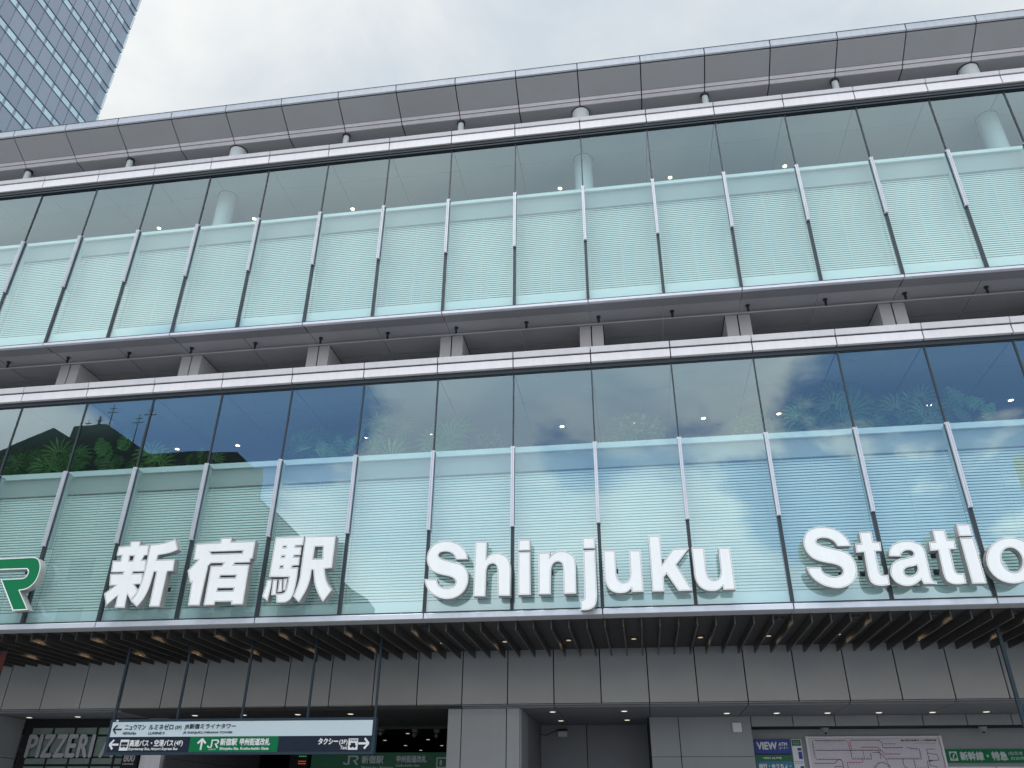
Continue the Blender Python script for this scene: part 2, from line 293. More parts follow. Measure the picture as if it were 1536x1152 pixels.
# ------------------------------------------------------------------ letter outlines (metres on the facade: x, z, smooth)
GLYPHS = {
 'S': [[[(-0.723,5.456,0),(-0.739,5.547,1),(-0.791,5.64,1),(-0.879,5.724,1),(-1.005,5.779,1),(-1.133,5.795,1),(-1.251,5.78,1),(-1.354,5.72,1),(-1.419,5.615,1),(-1.438,5.503,1),(-1.414,5.393,1),(-1.351,5.297,1),(-1.264,5.242,1),(-1.157,5.207,1),(-1.04,5.179,1),(-0.955,5.141,1),(-0.917,5.083,1),(-0.945,5.016,1),(-1.041,4.983,1),(-1.14,4.998,1),(-1.212,5.055,1),(-1.241,5.138,0),(-1.454,5.145,0),(-1.43,5.042,1),(-1.361,4.938,1),(-1.253,4.854,1),(-1.126,4.808,1),(-1.002,4.798,1),(-0.88,4.833,1),(-0.78,4.906,1),(-0.716,5.019,1),(-0.7,5.151,1),(-0.731,5.276,1),(-0.797,5.355,1),(-0.882,5.395,1),(-1.01,5.433,1),(-1.139,5.474,1),(-1.215,5.512,1),(-1.234,5.555,1),(-1.198,5.596,1),(-1.113,5.606,1),(-1.028,5.586,1),(-0.962,5.534,1),(-0.927,5.46,0)]], ],
 'h': [[[(-0.6,5.765,0),(-0.396,5.757,0),(-0.405,5.457,0),(-0.353,5.518,1),(-0.27,5.551,1),(-0.165,5.54,1),(-0.061,5.484,1),(-0.002,5.389,1),(0.018,5.26,0),(0.011,4.82,0),(-0.195,4.827,0),(-0.207,5.258,0),(-0.231,5.335,1),(-0.287,5.37,1),(-0.355,5.351,1),(-0.389,5.295,1),(-0.399,5.203,0),(-0.405,4.823,0),(-0.609,4.829,0)]], ],
 'i': [[[(0.145,5.767,0),(0.346,5.765,0),(0.346,5.571,0),(0.141,5.575,0)]], [[(0.141,5.55,0),(0.346,5.548,0),(0.349,4.826,0),(0.142,4.829,0)]], ],
 'n': [[[(0.481,5.529,0),(0.68,5.529,0),(0.674,5.447,0),(0.73,5.507,1),(0.823,5.543,1),(0.935,5.536,1),(1.035,5.483,1),(1.093,5.396,1),(1.103,5.263,0),(1.097,4.824,0),(0.893,4.826,0),(0.891,5.24,0),(0.873,5.326,1),(0.819,5.363,1),(0.748,5.345,1),(0.702,5.277,1),(0.688,5.176,0),(0.679,4.825,0),(0.479,4.83,0)]], ],
 'j': [[[(1.233,5.759,0),(1.436,5.754,0),(1.432,5.563,0),(1.23,5.567,0)]], [[(1.233,5.535,0),(1.433,5.538,0),(1.432,4.794,0),(1.42,4.697,1),(1.391,4.621,1),(1.331,4.574,1),(1.252,4.555,1),(1.165,4.554,0),(1.155,4.728,0),(1.2,4.725,1),(1.224,4.752,1),(1.228,4.8,0)]], ],
 'u': [[[(1.563,5.529,0),(1.763,5.521,0),(1.761,5.13,0),(1.777,5.05,1),(1.819,4.999,1),(1.867,4.983,1),(1.931,5.005,1),(1.969,5.063,1),(1.984,5.132,0),(1.988,5.513,0),(2.176,5.505,0),(2.18,4.821,0),(1.987,4.823,0),(1.985,4.879,0),(1.92,4.829,1),(1.831,4.81,1),(1.715,4.825,1),(1.621,4.893,1),(1.572,5.017,1),(1.566,5.167,0)]], ],
 'k': [[[(2.321,5.748,0),(2.509,5.744,0),(2.509,5.258,0),(2.698,5.51,0),(2.962,5.508,0),(2.733,5.242,0),(2.951,4.817,0),(2.727,4.818,0),(2.563,5.097,0),(2.516,5.045,0),(2.507,4.817,0),(2.315,4.819,0)]], ],
 't': [[[(5.642,5.673,0),(5.827,5.67,0),(5.827,5.503,0),(5.931,5.494,0),(5.919,5.348,0),(5.829,5.347,0),(5.82,5.041,0),(5.832,4.989,1),(5.878,4.969,1),(5.939,4.971,0),(5.934,4.815,0),(5.833,4.802,1),(5.725,4.815,1),(5.659,4.87,1),(5.641,4.972,0),(5.652,5.339,0),(5.537,5.334,0),(5.547,5.479,0),(5.639,5.481,0)]], ],
 'a': [[[(6.013,5.26,0),(6.04,5.368,1),(6.122,5.457,1),(6.259,5.498,1),(6.403,5.492,1),(6.513,5.434,1),(6.56,5.348,1),(6.564,5.252,0),(6.555,4.923,0),(6.568,4.864,1),(6.62,4.84,0),(6.612,4.805,0),(6.421,4.811,0),(6.401,4.877,0),(6.319,4.822,1),(6.224,4.79,1),(6.117,4.798,1),(6.021,4.859,1),(5.976,4.961,1),(5.995,5.071,1),(6.051,5.156,1),(6.151,5.208,1),(6.278,5.232,1),(6.362,5.259,1),(6.383,5.302,1),(6.351,5.339,1),(6.276,5.342,1),(6.217,5.308,1),(6.182,5.249,0)], [(6.387,5.104,0),(6.324,5.088,1),(6.239,5.074,1),(6.19,5.033,1),(6.184,4.982,1),(6.226,4.945,1),(6.293,4.95,1),(6.358,4.995,1),(6.388,5.05,1)]], ],
 'o': [[[(8.126,5.119,0),(8.099,5.04,0),(8.057,4.966,0),(8.0,4.901,0),(7.932,4.847,0),(7.856,4.808,0),(7.775,4.784,0),(7.695,4.778,0),(7.617,4.789,0),(7.547,4.818,0),(7.487,4.862,0),(7.442,4.92,0),(7.412,4.988,0),(7.4,5.065,0),(7.406,5.145,0),(7.43,5.226,0),(7.472,5.302,0),(7.529,5.369,0),(7.598,5.425,0),(7.676,5.466,0),(7.759,5.49,0),(7.842,5.496,0),(7.921,5.484,0),(7.992,5.454,0),(8.052,5.407,0),(8.096,5.347,0),(8.124,5.277,0),(8.134,5.199,0)], [(7.921,5.134,0),(7.912,5.092,0),(7.896,5.052,0),(7.874,5.017,0),(7.847,4.988,0),(7.817,4.966,0),(7.784,4.953,0),(7.751,4.95,0),(7.719,4.956,0),(7.689,4.971,0),(7.664,4.994,0),(7.644,5.025,0),(7.63,5.061,0),(7.624,5.102,0),(7.625,5.144,0),(7.634,5.187,0),(7.649,5.227,0),(7.671,5.263,0),(7.698,5.293,0),(7.729,5.315,0),(7.763,5.328,0),(7.796,5.331,0),(7.829,5.325,0),(7.859,5.31,0),(7.884,5.285,0),(7.904,5.254,0),(7.917,5.217,0),(7.923,5.176,0)]], ],
 'shin': [[[(-7.048,6.025,0),(-6.846,6.021,0),(-6.843,5.941,0),(-6.659,5.942,0),(-6.644,5.748,0),(-6.705,5.744,0),(-6.729,5.664,0),(-6.646,5.665,0),(-6.625,5.45,0),(-6.851,5.452,0),(-6.853,5.423,0),(-6.651,5.422,0),(-6.634,5.223,0),(-6.769,5.22,0),(-6.666,5.12,0),(-6.697,5.045,0),(-6.767,4.94,0),(-6.859,5.046,0),(-6.847,4.813,0),(-7.036,4.818,0),(-7.045,5.028,0),(-7.216,4.858,0),(-7.313,5.075,0),(-7.133,5.215,0),(-7.253,5.215,0),(-7.29,5.428,0),(-7.05,5.424,0),(-7.045,5.452,0),(-7.286,5.456,0),(-7.308,5.672,0),(-7.155,5.667,0),(-7.158,5.761,0),(-7.258,5.76,0),(-7.259,5.931,0),(-7.037,5.94,0)], [(-6.993,5.744,0),(-6.909,5.745,0),(-6.915,5.658,0),(-6.979,5.656,0)]], [[(-6.643,5.941,0),(-6.517,5.951,1),(-6.389,5.969,1),(-6.264,6.0,1),(-6.168,6.034,0),(-6.07,5.829,0),(-6.191,5.781,1),(-6.295,5.76,1),(-6.433,5.74,0),(-6.442,5.658,0),(-6.092,5.653,0),(-6.073,5.439,0),(-6.187,5.435,0),(-6.19,4.814,0),(-6.389,4.82,0),(-6.399,5.434,0),(-6.441,5.436,0),(-6.45,5.314,1),(-6.465,5.154,1),(-6.518,4.976,1),(-6.617,4.818,0),(-6.769,4.934,0),(-6.69,5.061,1),(-6.649,5.24,1),(-6.634,5.442,1),(-6.635,5.71,0)]], ],
 'juku': [[[(-5.283,6.017,0),(-5.065,6.013,0),(-5.068,5.935,0),(-4.607,5.934,0),(-4.608,5.611,0),(-4.645,5.608,0),(-4.646,5.544,0),(-4.924,5.545,0),(-4.94,5.518,0),(-4.648,5.507,0),(-4.642,4.81,0),(-4.863,4.812,0),(-4.865,4.866,0),(-5.165,4.869,0),(-5.166,4.813,0),(-5.368,4.813,0),(-5.374,5.507,0),(-5.161,5.507,0),(-5.144,5.551,0),(-5.38,5.556,0),(-5.422,5.512,0),(-5.442,4.815,0),(-5.657,4.821,0),(-5.677,5.225,0),(-5.705,5.206,0),(-5.799,5.438,0),(-5.645,5.62,0),(-5.726,5.627,0),(-5.747,5.927,0),(-5.277,5.933,0)], [(-5.438,5.765,0),(-4.821,5.762,0),(-4.822,5.721,0),(-5.397,5.726,0)], [(-5.157,5.328,0),(-4.867,5.322,0),(-4.872,5.283,0),(-5.16,5.288,0)], [(-5.161,5.104,0),(-4.867,5.098,0),(-4.872,5.055,0),(-5.161,5.06,0)]], ],
 'eki': [[[(-4.237,5.985,0),(-3.698,5.983,0),(-3.696,5.815,0),(-3.836,5.817,0),(-3.841,5.796,0),(-3.723,5.791,0),(-3.718,5.639,0),(-3.834,5.641,0),(-3.84,5.617,0),(-3.729,5.613,0),(-3.723,5.459,0),(-3.841,5.456,0),(-3.848,5.427,0),(-3.729,5.426,0),(-3.726,5.212,1),(-3.742,5.018,1),(-3.763,4.929,1),(-3.807,4.86,1),(-3.882,4.82,0),(-4.038,4.822,0),(-4.069,4.976,0),(-3.961,4.98,1),(-3.91,5.008,1),(-3.891,5.1,1),(-3.88,5.259,0),(-4.247,5.271,0)], [(-4.063,5.815,0),(-4.014,5.816,0),(-4.014,5.793,0),(-4.062,5.792,0)], [(-4.061,5.64,0),(-4.015,5.641,0),(-4.017,5.617,0),(-4.062,5.616,0)], [(-4.063,5.459,0),(-4.017,5.46,0),(-4.019,5.429,0),(-4.065,5.428,0)]], [[(-4.271,5.224,0),(-4.184,5.223,0),(-4.18,5.07,1),(-4.203,4.852,0),(-4.316,4.939,0),(-4.281,5.1,1)]], [[(-4.161,5.223,0),(-4.083,5.221,0),(-4.065,4.953,0),(-4.154,4.951,0)]], [[(-4.046,5.22,0),(-3.991,5.221,0),(-3.965,5.009,0),(-4.048,4.999,0)]], [[(-3.967,5.223,0),(-3.897,5.231,0),(-3.903,5.033,0),(-3.951,5.025,0)]], [[(-3.678,5.982,0),(-3.111,5.969,0),(-3.113,5.389,0),(-3.244,5.38,0),(-3.215,5.261,1),(-3.163,5.136,1),(-3.067,5.01,0),(-3.202,4.811,0),(-3.308,4.954,1),(-3.393,5.137,1),(-3.448,5.367,0),(-3.478,5.368,0),(-3.483,5.204,1),(-3.531,5.012,1),(-3.631,4.813,0),(-3.751,4.922,0),(-3.704,5.082,1),(-3.679,5.237,1),(-3.678,5.475,1),(-3.678,5.743,1)], [(-3.472,5.783,0),(-3.327,5.78,0),(-3.309,5.568,0),(-3.478,5.567,0)]], ],
 'R': [[[(-9.93,5.789,0),(-8.961,5.801,0),(-8.869,5.782,1),(-8.795,5.727,1),(-8.736,5.621,1),(-8.718,5.492,1),(-8.739,5.356,1),(-8.807,5.253,1),(-8.9,5.197,1),(-9.011,5.179,0),(-8.73,4.826,0),(-9.03,4.818,0),(-9.476,5.4,0),(-9.036,5.408,0),(-8.981,5.427,1),(-8.958,5.483,1),(-8.967,5.538,1),(-9.008,5.574,0),(-9.853,5.578,0)]], ],
}
W = 1.5
XS = range(-12, 10)
# ================================================================== ground
g = structure(put('road', G().poly([(-400,-400,0),(400,-400,0),(400,400,0),(-400,400,0)]).mesh('road', M['asphalt'])))
g = G(); g.box(-120, 120, -17.0, 60, 0.0, 0.13); structure(put('pavement', g.mesh('pavement', M['paving'])))
g = G(); g.box(-120, 120, -60, -34, 0.0, 0.13); structure(put('far_pavement', g.mesh('far_pavement', M['paving'])))
g = G()
for i in range(-20, 20): g.poly([(i*5.0,-25.6,0.004),(i*5.0+2.6,-25.6,0.004),(i*5.0+2.6,-25.45,0.004),(i*5.0,-25.45,0.004)])
structure(put('road_markings', g.mesh('road_markings', M['line'])))

# ================================================================== station building
B = empty('station_building', 'long glass fronted station building with pale metal bands and overhanging roof', 'building')

# ---- windows (both storeys, one bay each)
def catmull(): pass
def window_meshes(zb, zt, cb, ct, rb, rt, db, bb, tag_):
    d = {}
    g = G(); g.box(-.013, .013, -.012, .05, ct, zt); g.box(-.028, .028, -.014, .06, zb, ct)
    g.box(.03, W-.03, -.008, .03, zb-.001, zb+.022); g.box(.014, W-.014, -.008, .03, zt-.02, zt)
    d['frame'] = g.mesh('window', M['dark'])
    cxm, czm = W/2, (zb+zt)/2; hx, hz = W/2-.012, (zt-zb)/2-.005
    g = G(); g.poly([(-hx,0,-hz),(hx,0,-hz),(hx,0,hz),(-hx,0,hz)])
    d['pane'] = g.mesh('pane', M['glassU' if tag_ == 'U' else 'glassL']); d['pc'] = (cxm, 0.006, czm)
    g = G(); g.box(-.029, -.008, -.062, -.016, cb, ct); g.box(.008, .029, -.062, -.016, cb, ct); g.box(-.0079, .0079, -.050, -.018, cb+.002, ct-.002)
    g.box(-.040, .040, -.034, -.0165, ct-.03, ct+.006); g.box(-.040, .040, -.034, -.0165, cb-.004, cb+.02)
    d['cover'] = g.mesh('mullion_cover', M['silver'])
    g = G(); g.box(-.012, .012, .062, .19, cb+.0, ct); d['fin'] = g.mesh('bracket_fin', M['finb'])
    g = G(); g.box(.0, W, .195, .26, rb, rt, 0); g.box(.0, W, .25, .28, db, rb-.004, 1); g.box(.0, W, .21, .27, db-.05, db-.012, 1)
    d['ledge'] = g.mesh('ledge', [M['ledge'], M['band']])
    g = G(); p = .052; z = bb; n = 0
    x0, x1 = .003, W-.003
    while z + p < db-.05:
        b = len(g.v)
        # closed slat: slightly bowed, lower edge out
        for yy, zq in ((.246, 0.0), (.249, .023), (.259, .0445)):
            g.v += [(x0, yy, z+zq), (x1, yy, z+zq)]
        g.f += [(b, b+1, b+3, b+2), (b+2, b+3, b+5, b+4)]; g.m += [0, 0]
        z += p; n += 1
    d['slats'] = g.mesh('blind_slats', M['blind'])
    g = G()
    for xx in (.075, W-.075, .5*W): g.box(xx-.004, xx+.004, .236, .239, bb, db-.05)
    d['cord'] = g.mesh('blind_cord', M['ledge'])
    g = G(); g.box(.0, W, .06, .20, zb+.0, bb-.012); d['up'] = g.mesh('upstand', M['ledge'])
    g = G(); g.box(0, W, .42, .44, zb, db); d['gap_shade'] = g.mesh('gap_shade', M['gap_shade'])  # sheet added behind the slats so their gaps read dark
    return d
LO = window_meshes(4.636, 9.16, 6.08, 7.605, 7.585, 7.694, 7.259, 4.86, 'L')
UP = window_meshes(10.746, 15.26, 12.25, 13.74, 13.79, 13.873, 13.37, 11.03, 'U')
for d in (LO, UP):
    for i in XS:
        w = put('window', d['frame'], B, (i*W, 0, 0))
        put('pane', d['pane'], w, d['pc'], (math.radians(random.uniform(-.10, .10)), 0, math.radians(random.uniform(-.10, .10))))
        put('mullion_cover', d['cover'], w); put('bracket_fin', d['fin'], w); put('ledge', d['ledge'], w)
        dz = random.choice((0, 0, 0, .006, -.004))
        put('blind_slats', d['slats'], w, (0, 0, dz), kind='stuff')
        put('blind_cord', d['cord'], w); put('upstand', d['up'], w); put('gap_shade', d['gap_shade'], w)

# ---- parapet panels: folded metal, each with an upper and a lower facet
def parapet(z0, zc, z1, zg):
    g = G()
    g.prism([(-.10, z0), (-.097, zc-.030), (.05, zc-.030), (.05, z0)], .011, W-.011)
    g.prism([(-.112, zc+.002), (-.136, z1-.012), (-.12, z1), (.45, z1), (.45, z1-.05), (.05, zc+.002)], .011, W-.011)
    g.box(.012, W-.012, -.080, .04, zc-.0295, zc+.0015, 1)  # black strip paints in the shadow line between the two facets
    return g.mesh('parapet_panel', [M['panel'], M['joint']])
pl = parapet(9.257, 9.456, 9.58, 9.16); pu = parapet(15.415, 15.661, 15.767, 15.26)
for me in (pl, pu):
    for i in XS: put('parapet_panel', me, B, (i*W, 0, 0))
put('parapet_backing', G().box(-18, 15, -.06, .40, 9.27, 9.55).mesh('parapet_backing', M['joint']), B)
put('parapet_backing', G().box(-18, 15, -.06, .40, 15.43, 15.74).mesh('parapet_backing', M['joint']), B)
put('transom', G().box(-18, 15, -.03, .06, 9.162, 9.25).mesh('transom', M['dark']), B)
put('transom', G().box(-18, 15, -.045, .06, 15.262, 15.30).box(-18, 15, -.06, .06, 15.32, 15.41).box(-18, 15, -.02, .06, 15.30, 15.32).mesh('transom', M['dark']), B)

# ---- sills under the glass, joints every two bays
for z0, z1 in ((10.678, 10.742), (4.541, 4.632)):
    me = G().prism([(-.035, z0), (-.035, z1-.012), (-.02, z1), (.10, z1), (.10, z0+.03), (.03, z0)], .010, 2*W-.010).mesh('sill_panel', M['edge'])
    for i in range(-13, 10, 2): put('sill_panel', me, B, (i*W, 0, 0))

# ---- soffit of the upper storey
def plates(name, y0, y1, z, xs, wdt, m, th=.03, gap=.014, up=1):
    me = G().box(gap, wdt-gap, y0+gap, y1-gap, z if up > 0 else z-th, z+th if up > 0 else z).mesh(name, m)
    return [put(name, me, B, (x, 0, 0)) for x in xs]
odd = [i*W for i in range(-13, 10, 2)]; allx = [i*W for i in XS]
plates('soffit_panel', .031, .36, 10.70, odd, 3.0, M['soffit'])
plates('soffit_panel', .36, 1.50, 10.73, allx, 1.5, M['soffitb'])
plates('soffit_panel', 1.50, 2.60, 10.73, allx, 1.5, M['soffitb'])
plates('soffit_panel', 2.60, 4.0, 10.73, allx, 1.5, M['soffitb'])
put('soffit_backing', G().box(-18, 15, .11, 4.1, 10.765, 10.84).mesh('soffit_backing', M['joint']), B)
put('terrace_floor', G().box(-18, 15, .05, 4.1, 9.28, 9.42).mesh('terrace_floor', M['deck']), B)
put('terrace_wall', G().box(-18, 15, 3.9, 4.1, 9.3, 10.73).mesh('terrace_wall', M['soffit']), B)
cd = G().tube((-18, .754, 10.66), (15, .754, 10.66), .013, n=8).mesh('conduit', M['room']); put('conduit', cd, B)
g = G(); g.tube((0,0,0), (0,0,-.028), .045, .045, 12); g.tube((0,0,-.028), (0,0,-.14), .022, .028, 10); g.tube((0,0,-.14), (0,0,-.16), .012, .012, 8)
me = g.mesh('sprinkler_head', M['dark'])
for i in XS: put('sprinkler_head', me, B, (i*W+.17, .60, 10.735))
me = G().box(-.245, -.014, 0, 2.4, 0, 1.425).box(.014, .245, 0, 2.4, 0, 1.425).box(-.014, .014, .03, 2.3, 0, 1.425, 1).box(-.26,.26,.012,2.42,1.4251,1.435,1).mesh('pillar', [M['pillarm'], M['joint']])
for x in odd: put('pillar', me, B, (x, .93, 9.3))

# ---- interior rooms behind the glass
for zc, zf, yb, spl in ((9.2, 4.66, 7.0, (.10, 1.067, 3.6, 7.0)), (15.4, 10.85, 8.0, (.10, .817, 2.6, 8.0))):
    for a, b in zip(spl[:-1], spl[1:]): plates('ceiling_panel', a, b, zc, allx, 1.5, M['ceil'], gap=.014)
    put('ceiling_void', G().box(-18, 15, .07, yb, zc+.034, zc+.05).mesh('ceiling_void', M['joint']), B)
    put('room_wall', G().box(-18, 15, yb, yb+.2, zf, zc).mesh('room_wall', M['room']), B)
    put('room_floor', G().box(-18, 15, .1, yb, zf-.1 if zf > 5 else 4.62, zf-.02).mesh('room_floor', M['room']), B)
    for xe in (-18.1, 15.0): put('room_wall', G().box(xe, xe+.1, .1, yb, zf, zc).mesh('room_wall', M['room']), B)
dl = G(); dl.tube((0,0,0), (0,0,-.012), .085, .085, 16, 0); dl.tube((0,0,-.0125), (0,0,-.016), .046, .046, 16, 1)
dlm = dl.mesh('downlight', [M['white'], M['lamp']])
for i in range(-8, 7):
    if i in (0, 1, -2, 5): continue
for x in (-11.476, -8.393, -6.881, -3.775, -2.262, .70, 2.242, 3.748, 5.317, 6.817, 8.329, 9.902):
    put('downlight', dlm, B, (x, 2.52, 9.2))
for x in (-9.896, -7.201, -4.51, .863, 3.565, 6.277): put('downlight', dlm, B, (x, 1.75, 15.4))
g = G(); g.tube((0,0,0), (0,0,-.02), .10, .09, 18); g.tube((0,0,-.02), (0,0,-.028), .045, .045, 12)
me = g.mesh('ceiling_speaker', M['band'])
for k in range(-5, 4): put('ceiling_speaker', me, B, (.39-.0+k*3.0, .42, 9.2))

put('rear_wall', G().box(-18.2, 15.1, 22.5, 22.8, 0, 17.6).mesh('rear_wall', M['room']), B)  # unseen rear wall, end walls and slab, added to keep sky light out
for xe in (-18.3, 15.1): put('end_wall', G().box(xe, xe+.1, 3.3, 22.8, 0, 17.6).mesh('end_wall', M['panel']), B)
put('floor_slab', G().box(-18, 15, 3.12, 22.4, 4.05, 4.50).mesh('floor_slab', M['room']), B)
# ---- roof: fascia, sloped panels, soffit, columns and posts
fas = G().prism([(-.098, 17.607), (-.085, 17.43), (-.044, 17.421), (-.02, 17.45), (-.02, 17.60)], .011, W-.011).mesh('fascia_panel', M['fascia'])
cap = G().box(0, W, -.105, .3, 17.609, 17.622).mesh('roof_edge_cap', M['dark'])
slope = G().prism([(-.025, 17.372), (.478, 17.085), (.478, 17.14), (-.015, 17.43)], .013, W-.013).mesh('sloped_roof_panel', M['panel2'])
st1 = G().prism([(.486, 17.080), (.543, 17.033), (.56, 17.06), (.50, 17.12)], .013, W-.013).mesh('roof_strip', M['panel'])  # paler metal paints in how both angled strips catch more light
st2 = G().prism([(.560, 17.018), (.625, 16.975), (.64, 17.01), (.57, 17.05)], .013, W-.013).mesh('roof_strip', M['panel'])
rs = G().box(.013, W-.013, .63, 6.0, 16.965, 16.99).mesh('roof_soffit_panel', M['panel2'])
for i in XS:
    for n_, me in (('fascia_panel', fas), ('roof_edge_cap', cap), ('sloped_roof_panel', slope), ('roof_strip', st1), ('roof_strip', st2), ('roof_soffit_panel', rs)):
        put(n_, me, B, (i*W, 0, 0))
put('roof', G().prism([(-.015, 17.606), (-.015, 17.46), (.5, 17.15), (.66, 17.02), (14, 17.02), (14, 17.606)], -18, 15).mesh('roof', M['joint']), B)
put('roof_terrace', G().box(-18, 15, .46, 8.2, 15.46, 15.60).mesh('roof_terrace', M['room']), B)
put('upper_wall', G().box(-18, 15, 6.0, 6.2, 15.6, 17.0).mesh('upper_wall', M['room']), B)
colm = G().tube((0,0,10.9), (0,0,16.962), .21, n=40).mesh('column', M['column'], True)
col_ring = G().tube((0,0,15.385), (0,0,15.399), .235, n=40).tube((0,0,16.94), (0,0,16.963), .228, n=40).mesh('column_collar', M['dark'], True)
pm = G().tube((0,0,15.6), (0,0,16.962), .075, n=16).mesh('roof_post', M['column'], True)
pr_ = G().tube((0,0,16.90), (0,0,16.963), .10, n=16).mesh('post_collar', M['dark'], True)
for i in range(-11, 10, 2):
    if i in (-11, -5, 1, 7):
        c = put('column', colm, B, (i*W, .865, 0)); put('column_collar', col_ring, c)
    else:
        c = put('roof_post', pm, B, (i*W, .74, 0)); put('post_collar', pr_, c)

# ---- canopy under the lower storey: lip, dark ceiling, fins, downlights
plates('canopy_lip', .031, .30, 4.541, odd, 3.0, M['panel2'], th=.02, up=1, gap=.004)
put('canopy_ceiling', G().box(-18, 15, .305, 3.05, 4.552, 4.60).mesh('canopy_ceiling', M['finceil']), B)
fm = G().box(-.011, .011, .33, 2.95, 4.40, 4.5515).mesh('canopy_fin', M['fin'])
k0 = -60
for k in range(-56, 46): put('canopy_fin', fm, B, (1.215+.3*k, 0, 0))
g = G(); g.tube((0,0,0), (0,0,-.02), .075, .07, 16, 0); g.tube((0,0,-.0205), (0,0,-.026), .045, .045, 14, 1)
cdl = g.mesh('canopy_downlight', [M['dark'], M['lampc']]); cdf = g.mesh('canopy_downlight', [M['dark'], M['fin']])
lpos = [(.765+1.2*k, y) for k in range(-11, 9) for y in (.62, 2.0) if not (y < 1 and -.5 < .765+1.2*k < 4)]
for x, y in lpos:
    o = put('canopy_downlight', cdl if y > 1 else cdf, B, (x, y, 4.55))
    ld = bpy.data.lights.new('canopy_lamp', 'SPOT'); ld.energy = 5.5 if y < 1 else 6.5; ld.spot_size = math.radians(160); ld.spot_blend = .8; ld.shadow_soft_size = .04
    ld.color = (1.0, .72, .42); l = bpy.data.objects.new('canopy_lamp', ld); COL.objects.link(l); l.location = (x, y, 4.51)

# ---- grey panel wall behind the canopy
wm = G().box(.011, .894, 3.0, 3.04, 3.545, 4.56).mesh('wall_panel', M['wall'])
for k in range(-19, 16): put('wall_panel', wm, B, (.372+.905*k, 0, 0))
put('wall_backing', G().box(-18, 15, 3.03, 3.1, 3.56, 4.56).mesh('wall_backing', M['joint']), B)
# soffit over the ground floor recess
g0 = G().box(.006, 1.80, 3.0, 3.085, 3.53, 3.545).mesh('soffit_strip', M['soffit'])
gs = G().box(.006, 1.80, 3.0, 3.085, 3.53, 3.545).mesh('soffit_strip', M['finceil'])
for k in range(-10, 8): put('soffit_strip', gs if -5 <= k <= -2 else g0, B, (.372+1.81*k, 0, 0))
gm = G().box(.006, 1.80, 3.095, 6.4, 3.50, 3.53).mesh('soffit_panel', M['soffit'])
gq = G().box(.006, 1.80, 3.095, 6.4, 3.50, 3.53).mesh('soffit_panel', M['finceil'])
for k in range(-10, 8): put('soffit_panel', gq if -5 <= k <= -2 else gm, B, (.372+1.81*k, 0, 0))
put('soffit_backing', G().box(-18, 15, 3.0, 7, 3.548, 3.56).mesh('soffit_backing', M['joint']), B)
gd = G(); gd.tube((0,0,0), (0,0,-.008), .075, .07, 16, 0); gd.tube((0,0,-.0085), (0,0,-.012), .055, .055, 16, 1)
gdm = gd.mesh('recess_downlight', [M['room'], M['lampd']])
for x, y in ((.26,3.78),(.27,5.4),(1.68,3.78),(1.70,5.37),(3.70,4.3),(4.67,4.35),(5.65,4.4),(6.62,4.42),(7.62,4.45),(8.6,4.45),(-11.35,3.87),(-10.15,3.83),(-7.4,3.8),(-6.3,3.8),(-5.1,3.8),(-3.95,3.8)):
    put('recess_downlight', gdm, B, (x, y, 3.50))
# free pillar by the entrance
def panelwall(xs, z0, z1, y, name='wall_panel', th=.03, m='wall'):
    for a, b in zip(xs[:-1], xs[1:]): put(name, G().box(a+.009, b-.009, y, y+th, z0+.005, z1-.003).mesh(name, M[m]), B)
panelwall([-1.74, -1.46, -.575, -.31], 0.13, 3.50, 3.16)
put('pillar_core', G().box(-1.73, -.32, 3.18, 4.5, .13, 3.50).mesh('pillar_core', M['joint']), B)
for z0, z1 in ((.13, 1.1), (1.1, 2.45), (2.45, 3.495)): put('wall_panel', G().box(-.315, -.29, 3.20, 4.15, z0+.006, z1-.006).mesh('wall_panel', M['wall']), B)
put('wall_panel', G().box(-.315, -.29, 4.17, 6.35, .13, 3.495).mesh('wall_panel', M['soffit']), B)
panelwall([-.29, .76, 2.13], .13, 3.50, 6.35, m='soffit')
put('wall_backing', G().box(-.3, 2.2, 6.385, 6.4, .13, 3.5).mesh('wall_backing', M['joint']), B)
put('wall_panel', G().box(2.13, 2.155, 4.93, 6.34, .13, 3.50).mesh('wall_panel', M['joint']), B)
YR = 4.9
for z0, z1 in ((.13, 1.4), (1.4, 2.745), (2.745, 3.50)): panelwall([2.16, 2.76, 4.22], z0, z1, YR)
panelwall([4.22, 5.05, 5.87, 6.70, 7.55, 8.37, 9.2, 10.03, 10.86, 11.7, 12.5], 3.30, 3.50, YR)
put('wall_backing', G().box(2.165, 4.2, YR+.031, YR+.1, .13, 3.5).box(4.2, 12.5, YR+.031, 5.619, 3.31, 3.499).mesh('wall_backing', M['joint']), B)
put('wall_panel', G().box(4.19, 4.215, YR+.1, 5.62, .13, 3.3).mesh('wall_panel', M['wall']), B)
put('ticket_wall', G().box(4.216, 12.5, 5.62, 5.7, .13, 3.5).mesh('ticket_wall', M['wall']), B)
